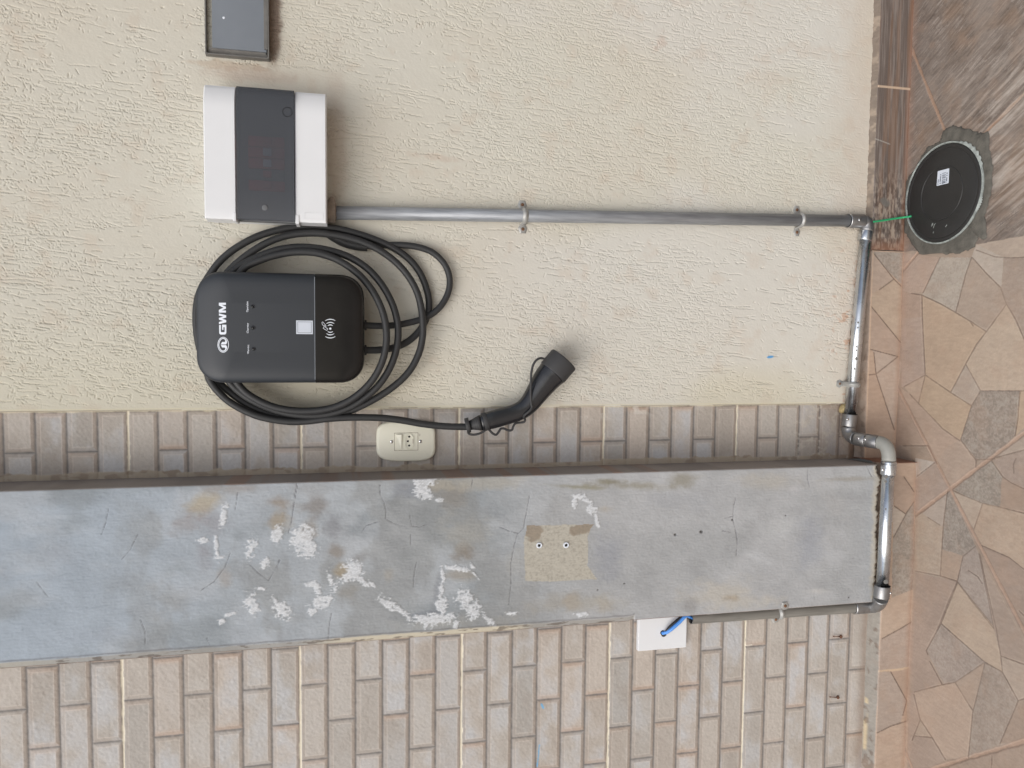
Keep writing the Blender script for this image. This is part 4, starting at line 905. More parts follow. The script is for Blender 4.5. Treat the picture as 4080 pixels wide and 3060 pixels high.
sx0, sx1, sz0, sz1 = float(s1[0]) + .0022, float(s0[0]) - .0022, float(s1[2]) + .0024, float(s0[2]) - .0024
flat('frame_line', [[(sx0, sz0), (sx1, sz0), (sx1, sz0 + .0007), (sx0, sz0 + .0007)], [(sx0, sz1 - .0007), (sx1, sz1 - .0007), (sx1, sz1), (sx0, sz1)],
     [(sx0, sz0 + .0007), (sx0 + .0007, sz0 + .0007), (sx0 + .0007, sz1 - .0007), (sx0, sz1 - .0007)], [(sx1 - .0007, sz0 + .0007), (sx1, sz0 + .0007), (sx1, sz1 - .0007), (sx1 - .0007, sz1 - .0007)]],
     lambda a, b: (a, YFR - .0014, b), M_grey, st)
# contactless symbol: dot, three waves each way, hand with card
def arc_(cx0, cy0, r, wd_, a0, a1, n_=9):
    o_ = []; i_ = []
    for k in range(n_ + 1):
        a = R(a0 + (a1 - a0) * k / n_); tp = wd_ * (.35 + .65 * math.sin(math.pi * (k + .3) / (n_ + .6)))
        o_.append((cx0 + (r + tp / 2) * math.sin(a), cy0 - (r + tp / 2) * math.cos(a))); i_.append((cx0 + (r - tp / 2) * math.sin(a), cy0 - (r - tp / 2) * math.cos(a)))
    return [[o_[k], o_[k + 1], i_[k + 1], i_[k]] for k in range(n_)]
pl = [[(1892 + 17 * math.cos(k * .524), 493 + 17 * math.sin(k * .524)) for k in range(12)]]
for r_, a_ in ((142, 33), (95, 38), (57, 42)):
    pl += arc_(1892, 493, r_, 13, -a_, a_) + arc_(1892, 493, r_, 13, 180 - a_, 180 + a_)
for pq in ([(1782, 488), (1800, 462), (1856, 498), (1838, 522), (1782, 488)], [(1764, 395), (1778, 392), (1822, 440)], [(1764, 395), (1770, 432), (1800, 458)], [(1800, 440), (1822, 462)], [(1822, 440), (1828, 462)]):
    for p_, q_ in zip(pq[:-1], pq[1:]): pl.append(stroke(p_, q_, 6))
flat('contactless_symbol', pl, onf(E7, YFR - .0016), M_print, wb)

# ================================================================== CHARGING CABLE
cb = thing('charging_cable', 'thick black charging cable coiled round the wallbox, plug hanging at its end', 'cable', (.0, -.005, 1.2))
Q2 = lambda a, b: (700 + .5425 * a, 850 + .5425 * b)
path = [  # survey points with distance from the wall
 (1392, 1005, 50), (1480, 1004, 44), (1590, 990, 30), (1700, 945, 20), (1790, 862, 16), (1846, 760, 15), (1860, 655, 15), (1842, 555, 15), (1795, 440, 15), (1715, 338, 16), (1600, 255, 17), (1450, 188, 18), (1300, 140, 19), (1150, 108, 20), (980, 96, 20), (790, 115, 20), (610, 166, 20), (450, 250, 20), (335, 342, 19), (255, 445, 18),
 (170, 600, 18), (150, 780, 18), (170, 960, 19), (222, 1110, 20),
 (300, 1225, 21), (395, 1312, 22), (520, 1400, 22), (680, 1468, 22), (860, 1506, 22), (1050, 1508, 24), (1250, 1462, 28), (1440, 1376, 32), (1600, 1272, 34), (1715, 1160, 35), (1785, 1030, 35), (1814, 900, 35), (1813, 780, 35), (1795, 655, 34), (1755, 540, 33), (1680, 425, 32), (1580, 328, 31), (1450, 246, 31), (1290, 186, 31), (1110, 152, 31), (950, 146, 31), (790, 170, 31), (640, 232, 31), (500, 325, 31), (390, 425, 30),
 (300, 560, 32), (262, 760, 33), (280, 960, 34), (330, 1120, 34),
 (392, 1232, 34), (470, 1312, 34), (580, 1382, 34), (740, 1448, 34), (920, 1482, 35), (1100, 1478, 37), (1270, 1428, 41), (1400, 1345, 46), (1500, 1250, 50), (1575, 1130, 51), (1620, 1000, 51), (1634, 870, 51), (1618, 750, 50), (1575, 630, 48), (1500, 505, 46), (1395, 395, 44), (1260, 315, 43), (1100, 266, 43), (930, 248, 43), (780, 262, 42), (640, 305, 41), (510, 365, 41), (425, 425, 41),
 (370, 560, 44), (345, 760, 47), (365, 980, 47), (410, 1160, 47),
 (455, 1250, 47), (540, 1335, 47), (690, 1412, 47), (850, 1447, 47), (1010, 1450, 48), (1160, 1425, 50), (1300, 1360, 54), (1420, 1255, 60), (1500, 1130, 64), (1542, 990, 66), (1546, 850, 66), (1515, 710, 64), (1445, 570, 62), (1340, 445, 59), (1200, 348, 57), (1050, 294, 56), (890, 283, 55), (740, 306, 54), (600, 352, 53), (500, 405, 52),
 (430, 520, 54), (380, 700, 58), (330, 900, 56), (262, 1080, 44), (238, 1190, 38),
 (300, 1296, 36), (420, 1402, 35), (600, 1488, 35), (800, 1527, 35), (960, 1527, 35), (1120, 1508, 37), (1300, 1499, 36), (1500, 1502, 34), (1660, 1520, 32), (1820, 1548, 31), (1980, 1564, 31), (2125, 1568, 32)]
pts = [P(*Q2(a, b_), y=-c_ / 1000 - .002) for a, b_, c_ in path]
pts.append(P(*Q2(2190, 1565), y=-.035))
tube('cable', spline(pts, 5), .0067, M_rubber, cb, 18)
# supply cable from the board, passing behind the coil
sc_ = thing('supply_cable', 'black supply cable looping lowest below the wallbox, behind the coiled cable', 'cable', (.0, -.005, 1.2))
path = [(1392, 822, 46), (1480, 826, 42), (1580, 824, 33), (1700, 806, 24), (1830, 768, 20), (1935, 695, 18), (1998, 590, 16), (2012, 480, 15), (1975, 375, 14), (1890, 290, 14), (1780, 248, 14), (1650, 232, 13), (1520, 236, 12), (1400, 238, 10), (1290, 222, 9), (1195, 190, 9), (1120, 145, 9), (1070, 90, 10), (1050, 40, 12), (1045, 0, 14)]
pts = [P(*Q2(a, b_), y=-c_ / 1000 - .003) for a, b_, c_ in path]
tube('cable', spline(pts, 6), .0063, M_rubber, sc_, 18)
pts = [P(*Q2(a, b_), y=-c_ / 1000 - .003) for a, b_, c_ in [(1408, 244, 11), (1330, 236, 11), (1240, 212, 10), (1160, 170, 10), (1100, 125, 10)]]
tube('sleeve', spline(pts, 6), .0095, M_rubber, sc_, 18)
for (a, b_, c_), own in (((1386, 1004, 50), cb), ((1386, 821, 46), sc_)):
    p_ = Vector(P(*Q2(a, b_), y=-c_ / 1000 - .002)); ring('cable_gland', p_ + Vector((0, 0, .001)), (0, 0, 1), .0055, .0098, .010, M_rubber, own)

# plug: grip and neck as one shape, cap on its mouth
Q3 = lambda a, b: (1800 + .3316 * a, 1300 + .3316 * b)
def p3(a, b, yy): return Vector(P(*Q3(a, b), y=yy))
KP = .3316 / 2000.0 * 1.0
grip = [(345, 1160, 84), (420, 1140, 98), (500, 1118, 101), (600, 1090, 100), (700, 1062, 99), (790, 1030, 100), (870, 985, 104), (940, 918, 112), (1000, 835, 122), (1055, 755, 134), (1105, 685, 146), (1150, 625, 156), (1190, 580, 162), (1215, 555, 166)]
gp = [p3(a, b_, -.038 - .004 * i / 13) for i, (a, b_, r_) in enumerate(grip)]
tube('connector_grip', spline(gp, 4), list(np.interp(np.linspace(0, 13, 13 * 4 + 1), range(14), [r_ * KP * 1.10 for *_, r_ in grip])), M_handle, cb, 32, ru=.82)
u0, u1 = p3(1208, 562, -.042), p3(1348, 397, -.042); ax = (u1 - u0).normalized()
capr = .0312
tube('dust_cap', [u0, u0 + ax * .0008, u0 + ax * .002, u1 - ax * .003, u1 - ax * .001, u1], [capr * .955, capr * .985, capr, capr * 1.01, capr * 1.0, capr * .965], M_cap, cb, 40, ru=.86)
c0, c1 = p3(375, 1152, -.038), p3(425, 1138, -.038)
tube('collar', [c0, c0 + (c1 - c0) * .1, c1 - (c1 - c0) * .1, c1], [.0178, .0184, .0184, .0180], M_cap, cb, 30, ru=.85)
b0_, b1_ = p3(215, 1190, -.034), p3(345, 1160, -.037); d_ = b1_ - b0_
tube('strain_relief', [b0_, b0_ + d_ * .3, b0_ + d_ * .7, b1_], [.0092, .0108, .0135, .0158], M_cap, cb, 24)
for k in range(3):
    c_ = b0_ + d_ * (.28 + .2 * k); ring('rib', c_, d_, .006, .0106 + .0014 * k, .0016, M_dark, cb, 24)
r0 = p3(192, 1190, -.034); ring('strap_ring', r0, d_, .0066, .0150, .0085, M_cap, cb, 26)
band = [(192, 1275, -.034), (215, 1295, -.034), (255, 1303, -.036), (300, 1298, -.037), (345, 1284, -.038), (400, 1250, -.040)]
tube('strap', spline([p3(*q) for q in band], 5), .0024, M_cap, cb, 10)
band = [(1112, 392, -.052), (1070, 383, -.054), (1025, 400, -.056), (985, 450, -.057), (962, 520, -.058), (952, 610, -.059), (952, 700, -.0605), (948, 790, -.060), (950, 870, -.060), (955, 930, -.0595), (962, 968, -.0595), (945, 1005, -.0595), (905, 1040, -.058), (876, 1066, -.055), (866, 1092, -.050),
        (880, 1120, -.043), (868, 1150, -.040), (820, 1158, -.038), (765, 1168, -.038), (740, 1200, -.038), (722, 1245, -.038), (680, 1252, -.038), (630, 1230, -.038), (590, 1232, -.038), (565, 1268, -.038), (535, 1302, -.038), (498, 1292, -.038), (465, 1262, -.038), (440, 1232, -.038)]
tube('strap', spline([p3(*q) for q in band], 5), .0023, M_cap, cb, 10)

# ================================================================== SOCKET OUTLET
Q5 = lambda a, b: (1450 + .15823 * a, 1640 + .15823 * b)
YS = -.0085
f5 = onf(Q5, YS)
so_ = thing('wall_socket', 'cream oval plate with rocker switch and three pin socket on the tile strip', 'wall socket', (-.2, .004, 1.17))
out = []
cxp, cyp, hx, hy = 1062, 752, 748, 508
for k in range(64):
    a = 2 * math.pi * k / 64; ca, sa = math.cos(a), math.sin(a)
    out.append((cxp + hx * math.copysign(abs(ca) ** .62, ca), cyp + hy * math.copysign(abs(sa) ** .42, sa)))
base = [Vector(f5(*p)) for p in out]; cen = Vector(f5(cxp, cyp))
def ins(k_, yy): return [Vector(((cen.x + (v_.x - cen.x) * k_), yy, cen.z + (v_.z - cen.z) * k_)) for v_ in base]
plate = loft('cover_plate', [ins(.985, .0045), ins(.995, .0), ins(1.0, -.003), ins(.985, -.0062), ins(.95, -.0078), ins(.90, YS)], M_cream, so_)
def r5(name, x0_, x1_, y0_, y1_, ya, yb, mat, par, bev=.0004):
    p_, q_ = f5(x0_, y0_), f5(x1_, y1_); return box(name, min(p_[0], q_[0]), max(p_[0], q_[0]), ya, yb, min(p_[2], q_[2]), max(p_[2], q_[2]), mat, par, bev)
r5('groove', 765, 1366, 536, 974, YS - .0002, YS + .001, M_mortar, so_, .0001)
r5('module', 776, 1356, 546, 964, YS - .0007, YS + .001, M_cream, so_)
p_, q_ = Vector(f5(800, 572)), Vector(f5(948, 952))
vsr = []
x_l, x_r, z_t, z_b = q_[0], p_[0], p_[2], q_[2]
L = [[(x_l, YS, z_b), (x_r, YS, z_b), (x_r, YS, z_t), (x_l, YS, z_t)], [(x_l + .0004, YS - .0022, z_b + .0004), (x_r - .0004, YS - .0058, z_b + .0004), (x_r - .0004, YS - .0028, z_t - .0004), (x_l + .0004, YS - .0014, z_t - .0004)]]
loft('rocker', L, M_cream, so_, smooth=False)
hexo = [(1040, 640), (1118, 546), (1182, 546), (1254, 640), (1254, 866), (1182, 962), (1112, 962), (1040, 872)]
hexi = [(1053, 645), (1123, 562), (1177, 562), (1242, 645), (1242, 861), (1177, 946), (1117, 946), (1053, 867)]
f5b = onf(Q5, YS - .0010); f5c = onf(Q5, YS - .0024)
hx_ = [Vector(f5b(*p)) for p in hexo]; hy_ = [Vector(f5c(*p)) for p in hexo]; hz_ = [Vector(f5c(*p)) for p in hexi]; hw_ = [Vector(f5b(*p)) for p in hexi]
loft('socket_rim', [hx_, hy_, hz_, hw_], M_cream, so_, smooth=False, caps=False)
for (a, b_) in ((1140, 630), (1105, 744), (1138, 853)):
    dome('pin_hole', f5(a, b_)[:1] + (YS - .0008,) + f5(a, b_)[2:], (0, -1, 0), .0021, .0002, M_dark, so_)
r5('slot', 1228, 1246, 684, 800, YS - .0012, YS - .0005, M_mortar, so_, .0001)
for (a, b_) in ((700, 758), (1425, 752)):
    c_ = f5(a, b_); sc = dome('screw', (c_[0], YS + .0002, c_[2]), (0, -1, 0), .0035, .0012, M_chrome, so_)
    box('screw_slot', c_[0] - .0026, c_[0] + .0026, YS - .0013, YS - .0010, c_[2] - .0005, c_[2] + .0005, M_dark, sc, .0001)
r5('mark', 1380, 1425, 565, 572, YS - .0003, YS, M_mortar, so_, 0)
r5('mark', 1390, 1420, 600, 608, YS - .0003, YS, M_mortar, so_, 0)

# ================================================================== CONDUIT RUN
cd_ = thing('conduit_run', 'galvanised steel conduit running down from the breaker box and along the skirting', 'conduit', (.25, -.02, .08))
PR = .0127
va = P(1338, 848, y=-.020); vb = P(3385, 880, y=-.020)
tube('pipe', [va, va * .5 + vb * .5, vb], PR, M_zinc, cd_, 32)
def elbow(name, p0, pc, p1, r, mat, parent, n_=10, ru=1.0):
    p0, pc, p1 = Vector(p0), Vector(pc), Vector(p1); pts_ = []
    for k in range(n_ + 1):
        t = k / n_; pts_.append(p0 * (1 - t) ** 2 + pc * 2 * t * (1 - t) + p1 * t * t)
    return tube(name, pts_, r, mat, parent, 28)
def ringdir(name, a, b, r, mat, parent):        # a socket sleeve between two points
    a, b = Vector(a), Vector(b); d = (b - a)
    return tube(name, [a, a + d * .06, b - d * .06, b], [r * .965, r, r, r * .965], mat, parent, 30)
def scr(p, n_, par): dome('grub_screw', p, n_, .0034, .0022, M_chrome, par)
h0 = P(3446, 975, y=-.021); h1 = P(3387, 1650, y=-.0215)
vdn = Vector(vb - va).normalized(); hdir = Vector(h1 - h0).normalized()
s0_ = Vector(vb) - vdn * .004; s1_ = Vector(P(3438, 882, y=-.020))
sl = ringdir('coupling', s0_, s1_, .0158, M_fit, cd_); ring('coupling_rim', s0_, vdn, PR, .0166, .0016, M_chrome, sl)
corner = Vector(P(3459, 883, y=-.020)); ce = Vector(P(3452, 922, y=-.0205))
elbow('elbow', s1_, corner, ce, .0145, M_fit, cd_)
ringdir('coupling', ce, Vector(P(3444, 960, y=-.021)), .0150, M_metal, cd_)
scr(Vector(P(3425, 876, y=-.036)), (0, -1, -.1), cd_)
tube('pipe', [ce, Vector(h0) * .5 + Vector(h1) * .5, h1], PR, M_metal, cd_, 32)
k0 = Vector(h1); k1 = Vector(P(3380, 1700, y=-.0215)); sl = ringdir('coupling', k0, k1, .0156, M_fit, cd_); ring('coupling_rim', k0, hdir, PR, .0160, .0012, M_dark, sl)
scr(Vector(P(3377, 1671, y=-.036)), (0, -1, 0), cd_)
k2c = Vector(P(3381, 1742, y=-.0215)); k2 = k2c + Vector((0, -.026, -.0)); k1b = k1
o0 = Vector(P(3541, 1843, y=-.1200)); o1 = Vector(P(3516, 2336, y=-.1200))
k2c.z = k1.z - .001
elbow('elbow', k1b, k2c, k2, .0146, M_fit, cd_)
kc = Vector((k2c.x - .002, o0.y, o0.z)); k3 = Vector((kc.x + .000, -.096, kc.z + .004))
ringdir('coupling', k2, k2 + (k3 - k2) * .44, .0152, M_fit, cd_)
ringdir('coupling', k2 + (k3 - k2) * .47, k2 + (k3 - k2) * .93, .0152, M_fit, cd_)
ring('coupling_rim', k2 + (k3 - k2) * .455, (k3 - k2), .010, .0156, .0008, M_chrome, cd_)
ring('coupling_rim', k2 + (k3 - k2) * .95, (k3 - k2), .010, .0154, .0010, M_chrome, cd_)
for t in (.30, .58): 
    pp = k2 + (k3 - k2) * t; scr(pp + Vector((.004, -.002, .0142)), (.2, -.2, 1), cd_)
elbow('elbow', k2 + (k3 - k2) * .96, kc, o0 + Vector((.004, 0, 0)), .0142, M_pvc, cd_, 14)
hd2 = (o1 - o0).normalized(); o0b = o0 + hd2 * .026
sl = ringdir('coupling', o0 + Vector((.003, 0, 0)), o0b, .0156, M_metal, cd_); ring('coupling_rim', o0 + hd2 * .003, hd2, .010, .0160, .0012, M_dark, sl)
scr(Vector(P(3517, 1872, y=-.1355)), (0, -.8, .5), cd_)
tube('pipe', [o0b, o0b * .5 + o1 * .5, o1], PR, M_metal, cd_, 32)
# dark scuffs and drops on the shiny pipe are part of it
def scuff(X_, Y_, r_, yy):
    c_ = Vector(P(X_, Y_, y=yy)); dome('scuff', c_, (0, -1, .35), r_, .0003, M_greyf, cd_, 9)
for q in ((3530, 2318, .0050), (3531, 1899, .0035), (3529, 1918, .0030), (3529, 2028, .0018), (3526, 2150, .0014)): scuff(q[0], q[1], q[2], -.1335)
for q in ((3419, 1285, .0022), (3418, 1305, .0018), (3413, 1382, .002), (3412, 1396, .0018), (3412, 1430, .0032), (3405, 1470, .002)): scuff(q[0], q[1], q[2], -.0345)
o2 = Vector(P(3511, 2382, y=-.1195)); sl = ringdir('coupling', o1 - hd2 * .002, o2, .0160, M_fit, cd_); ring('coupling_rim', o1 - hd2 * .002, hd2, PR, .0161, .0008, M_dark, sl)
scr(Vector(P(3549, 2363, y=-.131)), (0, -.9, -.5), cd_)
l0 = P(3400, 2419, y=-.0765); l1 = P(2752, 2462, y=-.0765)
q0 = Vector(P(3462, 2414, y=-.078)); q1 = Vector(l0); 
elbow('elbow', o2, Vector(P(3505, 2425, y=-.112)) * .55 + Vector(P(3496, 2416, y=-.078)) * .45, q0, .0146, M_fit, cd_, 12)
sl = ringdir('coupling', q0, q1, .0157, M_fit, cd_); ring('coupling_rim', q1, q0 - q1, PR, .0162, .0014, M_chrome, sl)
scr(Vector(P(3486, 2430, y=-.094)), (-.3, -1, 0), cd_)
tube('pipe', [l1, Vector(l1) * .5 + Vector(l0) * .5, l0], .0125, M_zinc_old, cd_, 32, cap=False)
ring('pipe_mouth', Vector(l1) + Vector((0, 0, -.0005)), (0, 0, 1), .0108, .0127, .002, M_greyf, cd_)
# mortar lump where the pipe leaves the board
gm = Vector(P(1318, 842, y=-.022)); lp = []
for k, (dz, r_) in enumerate(((.010, .0165), (.009, .0195), (.003, .0205), (-.004, .0200), (-.008, .0185), (-.0095, .014))):
    lp.append([(gm.x + math.cos(2 * math.pi * j / 26) * r_ * (1 + .06 * math.sin(j * 2.3 + k)), gm.y + math.sin(2 * math.pi * j / 26) * r_ * .9, gm.z + dz + .0012 * math.sin(j * 1.7 + k * 2)) for j in range(26)])
loft('mortar_lump', lp, M_mortar, cd_)
e_ = Vector(P(1322, 803, y=-.03)); lp = []
for k, (dy, r_) in enumerate(((.006, .006), (.0, .0085), (-.004, .008), (-.006, .004))):
    lp.append([(e_.x + math.cos(2 * math.pi * j / 16) * r_ * 1.1, e_.y + dy, e_.z + math.sin(2 * math.pi * j / 16) * r_ * .8) for j in range(16)])
loft('mortar_lump', lp, M_mortar, cd_)

# ------------------------------------------------------------------ pipe clamps
def clamp(label, c, axis_, ya, yb, wd_, pr, tab=(.026, .026), rot=0.0, halfonly=False):
    """c on the pipe axis; strap over the pipe, a tab with a rusty screw each side at depths ya and yb"""
    t = thing('pipe_clamp', label, 'pipe clamp', tuple(c), 'saddle clamps on the conduit')
    A = Vector(axis_).normalized(); N = Vector((0, -1, 0)); S = A.cross(N).normalized()      # sideways
    if (S.z if abs(S.z) > abs(S.x) else S.x) < 0: S = -S
    c = Vector(c); prof = []
    def tabpts(sg, yy, ln):
        base_ = Vector((c.x, yy, c.z)); return [base_ + S * sg * (pr + ln), base_ + S * sg * (pr + ln * .5), base_ + S * sg * (pr + .003)]
    if not halfonly: prof += tabpts(-1, ya, tab[0])
    for k in range(0 if not halfonly else 2, 15):
        a = math.pi * k / 14; prof.append(c + S * (-math.cos(a)) * (pr + .0008) + N * (math.sin(a) * (pr + .0012)))
    prof += tabpts(1, yb, tab[1])[::-1]
    vs = []; fs = []; th = .0014; n_ = len(prof)
    for i, p_ in enumerate(prof):
        tg = (prof[min(i + 1, n_ - 1)] - prof[max(i - 1, 0)]).normalized(); nr = A.cross(tg).normalized()
        if nr.dot(N) < 0 and abs(nr.dot(N)) > .2: nr = -nr
        elif abs(nr.dot(N)) <= .2 and nr.dot(p_ - c) < 0: nr = -nr
        ww = wd_ * (1.75 if (i < 2 and not halfonly) or i > n_ - 3 else 1)
        if (i == 0 and not halfonly) or i == n_ - 1: ww *= .62
        for s_, o_ in ((-.5, 0), (-.3, th * .9), (-.12, th * 1.9), (.12, th * 1.9), (.3, th * .9), (.5, 0)):
            vs.append(p_ + A * ww * s_ + nr * (o_ if 2 < i < n_ - 3 or halfonly else min(o_, th)))
        vs.append(p_ + A * ww * .5 - nr * th * .6); vs.append(p_ - A * ww * .5 - nr * th * .6)
    for i in range(n_ - 1):
        for j in range(8):
            fs.append((i * 8 + j, i * 8 + (j + 1) % 8, (i + 1) * 8 + (j + 1) % 8, (i + 1) * 8 + j))
    fs.append(tuple(range(8))); fs.append(tuple((n_ - 1) * 8 + j for j in range(8)))
    me = pymesh('strap', vs, fs, False); bm = bmesh.new(); bm.from_mesh(me); bmesh.ops.recalc_face_normals(bm, faces=bm.faces)
    bmesh.ops.bevel(bm, geom=[e for e in bm.edges if e.calc_face_angle(0) > 1.0], offset=.0004, segments=1, affect='EDGES'); bm.to_mesh(me); bm.free()
    link('strap', me, M_clamp, t)
    for sg, yy, ln in (((-1, ya, tab[0]),) if not halfonly else ()) + ((1, yb, tab[1]),):
        q = Vector((c.x, yy - .0016, c.z)) + S * sg * (pr + ln * .58); sw = dome('screw', q, (0, -1, 0), .0034, .0016, M_screw, t)
        box('screw_slot', q.x - .0022, q.x + .0022, yy - .0030, yy - .0026, q.z - .0004, q.z + .0004, M_dark, sw, 0)
    return t
vaxis = tuple(vdn); va_, vb_ = Vector(va), Vector(vb)
def onpipe(a, b, X_, Y_, yy):
    p_ = Vector(P(X_, Y_, y=yy)); t = (p_ - a).dot(b - a) / (b - a).length_squared; return a + (b - a) * t
clamp('steel saddle clamp halfway down the vertical conduit on the cream wall', onpipe(va_, vb_, 2094, 868, -.03), vaxis, -.0045, -.0045, .0112, PR, (.020, .020))
clamp('steel saddle clamp on the vertical conduit just above its bottom elbow', onpipe(va_, vb_, 3202, 878, -.03), vaxis, -.0045, -.0045, .0100, PR, (.020, .020))
hc = onpipe(Vector(h0), Vector(h1), 3404, 1533, -.03)
clamp('steel half clamp on the shiny horizontal conduit at the foot of the cream wall', hc, tuple(hdir), -.0045, -.0045, .0112, PR, (.016, .016), halfonly=True)
lc = onpipe(Vector(l1), Vector(l0), 3108, 2432, -.08)
clamp('twisted saddle clamp screwed to both the grey pilaster and the tiled wall', lc + Vector((.0, 0, .000)), (-.10, 0, 1), -.061, -.101, .0115, .0125, (.016, .018))

# ================================================================== BLANK COVER PLATE AND WIRES
cpx = thing('cover_plate', 'square white blank plate with wires poking out of its centre, against the pilaster', 'cover plate', (-.61, -.06, .58))
box('plate', -.6425, -.5664, -.0735, -.0615, .5325, .6400, M_white, cpx, .0014)
hp = Vector(P(2640, 2521, y=-.0738)); dome('wire_hole', hp, (0, -1, 0), .0052, .0003, M_dark, cpx)
wr = thing('wire_bundle', 'blue and black wires passing from the white plate into the open conduit', 'wires', tuple(hp))
pe = Vector(l1)
def wire(name, mat, off, r_, lift):
    p_ = [hp + Vector((off * .6, .004, 0)), hp + Vector((off * .6, -.004, -.002)), Vector(P(2672 + off * 900, 2508 + off * 1200, y=-.084 - lift)), Vector(P(2705, 2480 + off * 2200, y=-.087 - lift)), Vector(P(2735 + off * 500, 2452 + off * 1500, y=-.086 - lift)), Vector((pe.x + off, pe.y + .0, pe.z - .004)), Vector((pe.x + off, pe.y, pe.z - .05))]
    tube(name, spline(p_, 6), r_, mat, wr, 12)
wire('blue_wire', M_blue, .0005, .0037, .003); wire('black_wire', M_bwire, -.0064, .0031, .000); wire('blue_wire', M_blue, -.0028, .0020, .0015)

# ================================================================== INSPECTION LID IN THE FLOOR
LC = Vector((.3137, -.1335, 0)); LR = .1015
pts = mp(A4, [(850, 780), (905, 750), (960, 765), (1060, 800), (1118, 790), (1125, 900), (1142, 1000), (1132, 1150), (1095, 1300), (1105, 1428), (1080, 1440), (1060, 1420), (1030, 1490), (940, 1520), (860, 1525), (700, 1530), (645, 1440), (600, 1370), (598, 1290), (598, 1150), (622, 1090), (680, 1010), (722, 930), (760, 880), (832, 850)])
wp = [Vector(P(a, b_, z=0)) for a, b_ in pts]; ring0 = []
nn = len(wp)
for i in range(nn):
    a, b_ = wp[i], wp[(i + 1) % nn]
    for k in range(7):
        t = k / 7; q = a.lerp(b_, t); j = (random.random() - .5) * .0045; d = (q - LC).normalized(); q = q + d * j; q.y = min(q.y, -.0215); ring0.append(q)
vs = []; fs = []; m_ = len(ring0)
for q in ring0:
    d = (q - LC); r_ = d.length; d = d.normalized()
    for t, zz in ((1.0, .0006), (.975, .0030), (.85, .0046), (.5, .0052), (.2, .0050), (0, .0050)):
        rr = LR - .004 + (r_ - LR + .004) * t; vs.append((LC.x + d.x * rr, min(LC.y + d.y * rr, -.0212), zz + random.uniform(-.0006, .0006) * (t < .95)))
for i in range(m_):
    for j in range(5):
        fs.append((i * 6 + j, i * 6 + j + 1, ((i + 1) % m_) * 6 + j + 1, ((i + 1) % m_) * 6 + j))
cp = link('cement_patch', pymesh('cement_patch', vs, fs, True), M_patch)
tag(cp, 'ragged dark grey cement patch set round the black lid in the floor', 'cement patch')
ld = thing('inspection_lid', 'round black plastic lid with a white barcode label, cemented into the floor', 'floor lid', tuple(LC))
def circ(r, zz, n_=72): return [(LC.x + r * math.cos(2 * math.pi * k / n_), LC.y + r * math.sin(2 * math.pi * k / n_), zz) for k in range(n_)]
loft('rim', [circ(LR * .99, -.004), circ(LR + .0035, .006), circ(LR + .003, .0085), circ(LR + .0005, .0088), circ(LR - .0008, .004)], M_rim, ld, caps=False)
loft('lid', [circ(LR - .001, .002), circ(LR - .0012, .0075), circ(LR - .0028, .0088), circ(LR - .008, .0090), circ(LR - .0092, .0082), circ(LR - .0105, .0090), circ(.0575, .0090), circ(.0567, .0082), circ(.0553, .0082), circ(.0545, .0090), circ(.02, .0091)], M_lid, ld)
lab = [P(3731.6, 741.5, z=.0094), P(3736.2, 682.5, z=.0094), P(3782.6, 669.9, z=.0094), P(3779.7, 729.5, z=.0094)]
L0, L1, L2, L3 = [Vector(p_) for p_ in lab]
def fl_(s_, t_, zz=.0096): 
    p_ = (L0 * (1 - s_) + L1 * s_) * (1 - t_) + (L3 * (1 - s_) + L2 * s_) * t_; return (p_.x, p_.y, zz)
lb = flat('label', [[(0, .04), (.03, 0), (.97, 0), (1, .04), (1, .96), (.97, 1), (.03, 1), (0, .96)]], lambda a, b_: fl_(a, b_, .0094), M_label, ld)
text('code', '7126', lambda u_, v_: fl_(.06 + .36 * u_, .19 - .12 * v_), M_ink, lb)
bars = []; s_ = .07
for i, wd_ in enumerate([.07, .012, .05, .03, .045, .02, .015, .04, .05, .015, .03, .03, .045, .02, .02, .05, .03, .025]):
    if i % 2 == 0: bars.append([(s_, .42), (s_ + wd_, .42), (s_ + wd_, .74), (s_, .74)])
    s_ += wd_ * 1.25
for a, b_ in ((.07, .16), (.20, .22), (.24, .42), (.44, .62), (.66, .74)): bars.append([(a, .26), (b_, .26), (b_, .33), (a, .33)])
for a, b_ in ((.08, .11), (.16, .42), (.50, .58), (.64, .74)): bars.append([(a, .80), (b_, .80), (b_, .87), (a, .87)])
flat('barcode', bars, lambda a, b_: fl_(a, b_), M_ink, lb)
def stk(pts_, wd_, nm):
    pl = [stroke(p_, q_, wd_) for p_, q_ in zip(pts_[:-1], pts_[1:])]
    flat(nm, pl, lambda a, b_: tuple(P(a, b_, z=.0094)), M_rim, ld)
Q6 = lambda a, b: (3580 + .3015 * a, 550 + .3015 * b)
for l_ in ([(435, 1170), (445, 1130)], [(455, 1120), (448, 1160)], [(460, 1190), (475, 1140), (490, 1130)], [(455, 1260), (465, 1235)], [(620, 1175), (640, 1145)]): stk(mp(Q6, l_), 2.2, 'paint_fleck')
# pale mortar smears on the near rim
for (a0, a1, r0_, r1_) in ((-1.35, -.35, .1035, .1115), (-2.1, -1.75, .1035, .1105)):
    vs = []; n_ = 26
    for k in range(n_ + 1):
        a = a0 + (a1 - a0) * k / n_; w_ = (r1_ - r0_) * abs(math.sin(math.pi * k / n_)) ** .6 * (.75 + .25 * math.sin(k * 1.9))
        vs += [(LC.x + (LR + .001) * math.cos(a), LC.y + (LR + .001) * math.sin(a), .0093), (LC.x + (LR + .002 + w_) * math.cos(a), LC.y + (LR + .002 + w_) * math.sin(a), .0072)]
    link('mortar_smear', pymesh('mortar_smear', vs, [(2 * k, 2 * k + 1, 2 * k + 3, 2 * k + 2) for k in range(n_)], True), M_rim, ld)

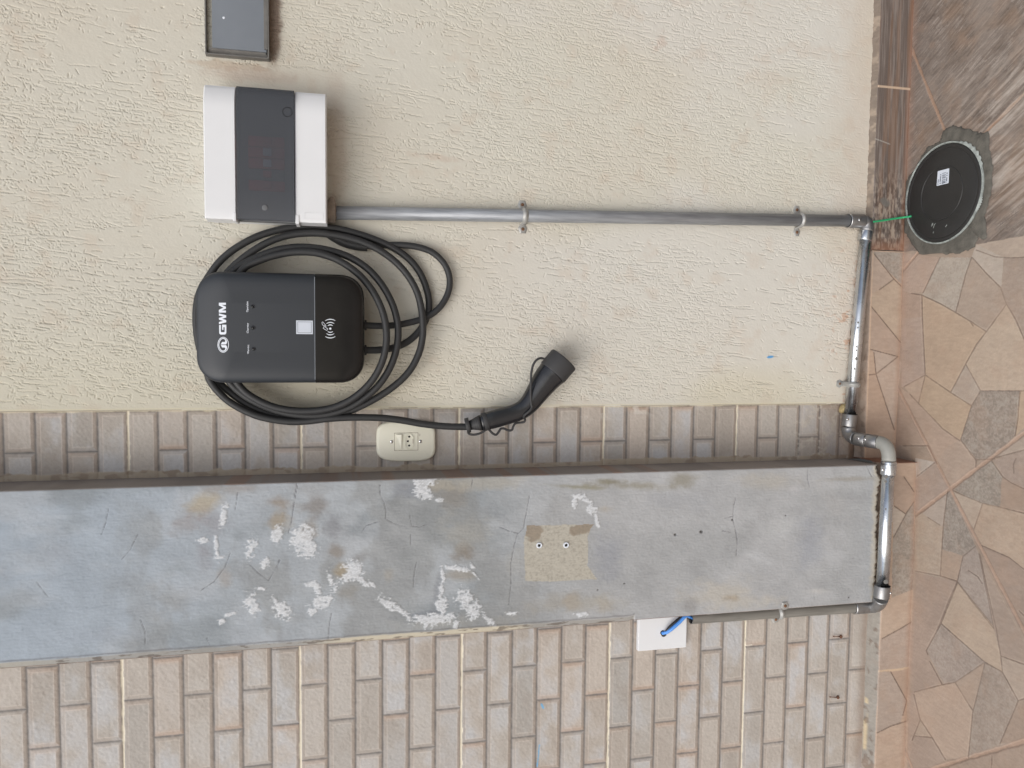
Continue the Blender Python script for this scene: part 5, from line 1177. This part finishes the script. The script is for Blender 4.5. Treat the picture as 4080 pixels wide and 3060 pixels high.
gw = [P(3462, 886, y=-.024), P(3478, 884, y=-.030), P(3520, 878, y=-.028), P(3570, 870, z=.030), P(3600, 866, z=.014), P(3622, 863, z=.010), P(3634, 861, z=.007)]
g_ = tube('green_wire', spline(gw, 5), .0022, M_green, None, 12); tag(g_, 'thin green wire from the conduit elbow to the black floor lid', 'wire')

# ================================================================== SMALL THINGS ON THE WALLS
for X_, Y_, lb_ in ((2148, 2172, 'white plastic wall plug in the pale square of the pilaster, upper of two'), (2255, 2171, 'white plastic wall plug in the pale square of the pilaster, lower of two')):
    c_ = P(X_, Y_, y=YF); t = thing('wall_plug', lb_, 'wall plug', tuple(c_), 'white plugs in the pilaster')
    ring('sleeve', (c_[0], YF - .0014, c_[2]), (0, 1, 0), .0030, .0058, .0026, M_print, t); dome('bore', (c_[0], YF - .0010, c_[2]), (0, -1, 0), .0030, .0003, M_dark, t)
for X_, Y_, dX, lb_ in ((3348, 2537, -26, 'rusty nail stuck in the foot of the tiled wall, nearer the pilaster'), (3336, 2779, -28, 'rusty nail stuck in the foot of the tiled wall, farther from the pilaster')):
    p0_ = Vector(P(X_, Y_, y=-.062)); p1_ = Vector(P(X_ + dX, Y_ - 2, y=-.066)); t = thing('rusty_nail', lb_, 'nail', tuple(p0_), 'rusty nails in the tiled wall')
    tube('shank', [p0_, p1_], .0009, M_rust, t, 8); tube('head', [p1_, p1_ + (p1_ - p0_).normalized() * .001], .0016, M_rust, t, 8)
    lp = []
    for k, (dy, r_) in enumerate(((.002, .0040), (-.002, .0032), (-.003, .0015))):
        lp.append([(p0_.x + math.cos(j * .785) * r_ * (1 + .2 * math.sin(j * 2 + k)), p0_.y + dy, p0_.z - .002 + math.sin(j * .785) * r_ * .8) for j in range(8)])
    loft('rust_lump', lp, M_rust, t)
c_ = Vector(P(3364, 1630, y=-.002)); lp = []
for k, (dy, r_) in enumerate(((.004, .012), (-.004, .0125), (-.008, .010), (-.011, .005))):
    lp.append([(c_.x + math.cos(2 * math.pi * j / 18) * r_ * (.95 + .1 * math.sin(j * 2.1 + k)), c_.y + dy, c_.z + math.sin(2 * math.pi * j / 18) * r_ * (.95 + .1 * math.sin(j * 1.3 + k))) for j in range(18)])
fo = loft('foam_plug', lp, M_foam, None); tag(fo, 'small yellow foam lump where render, tile strip and shiny pipe meet', 'foam lump')
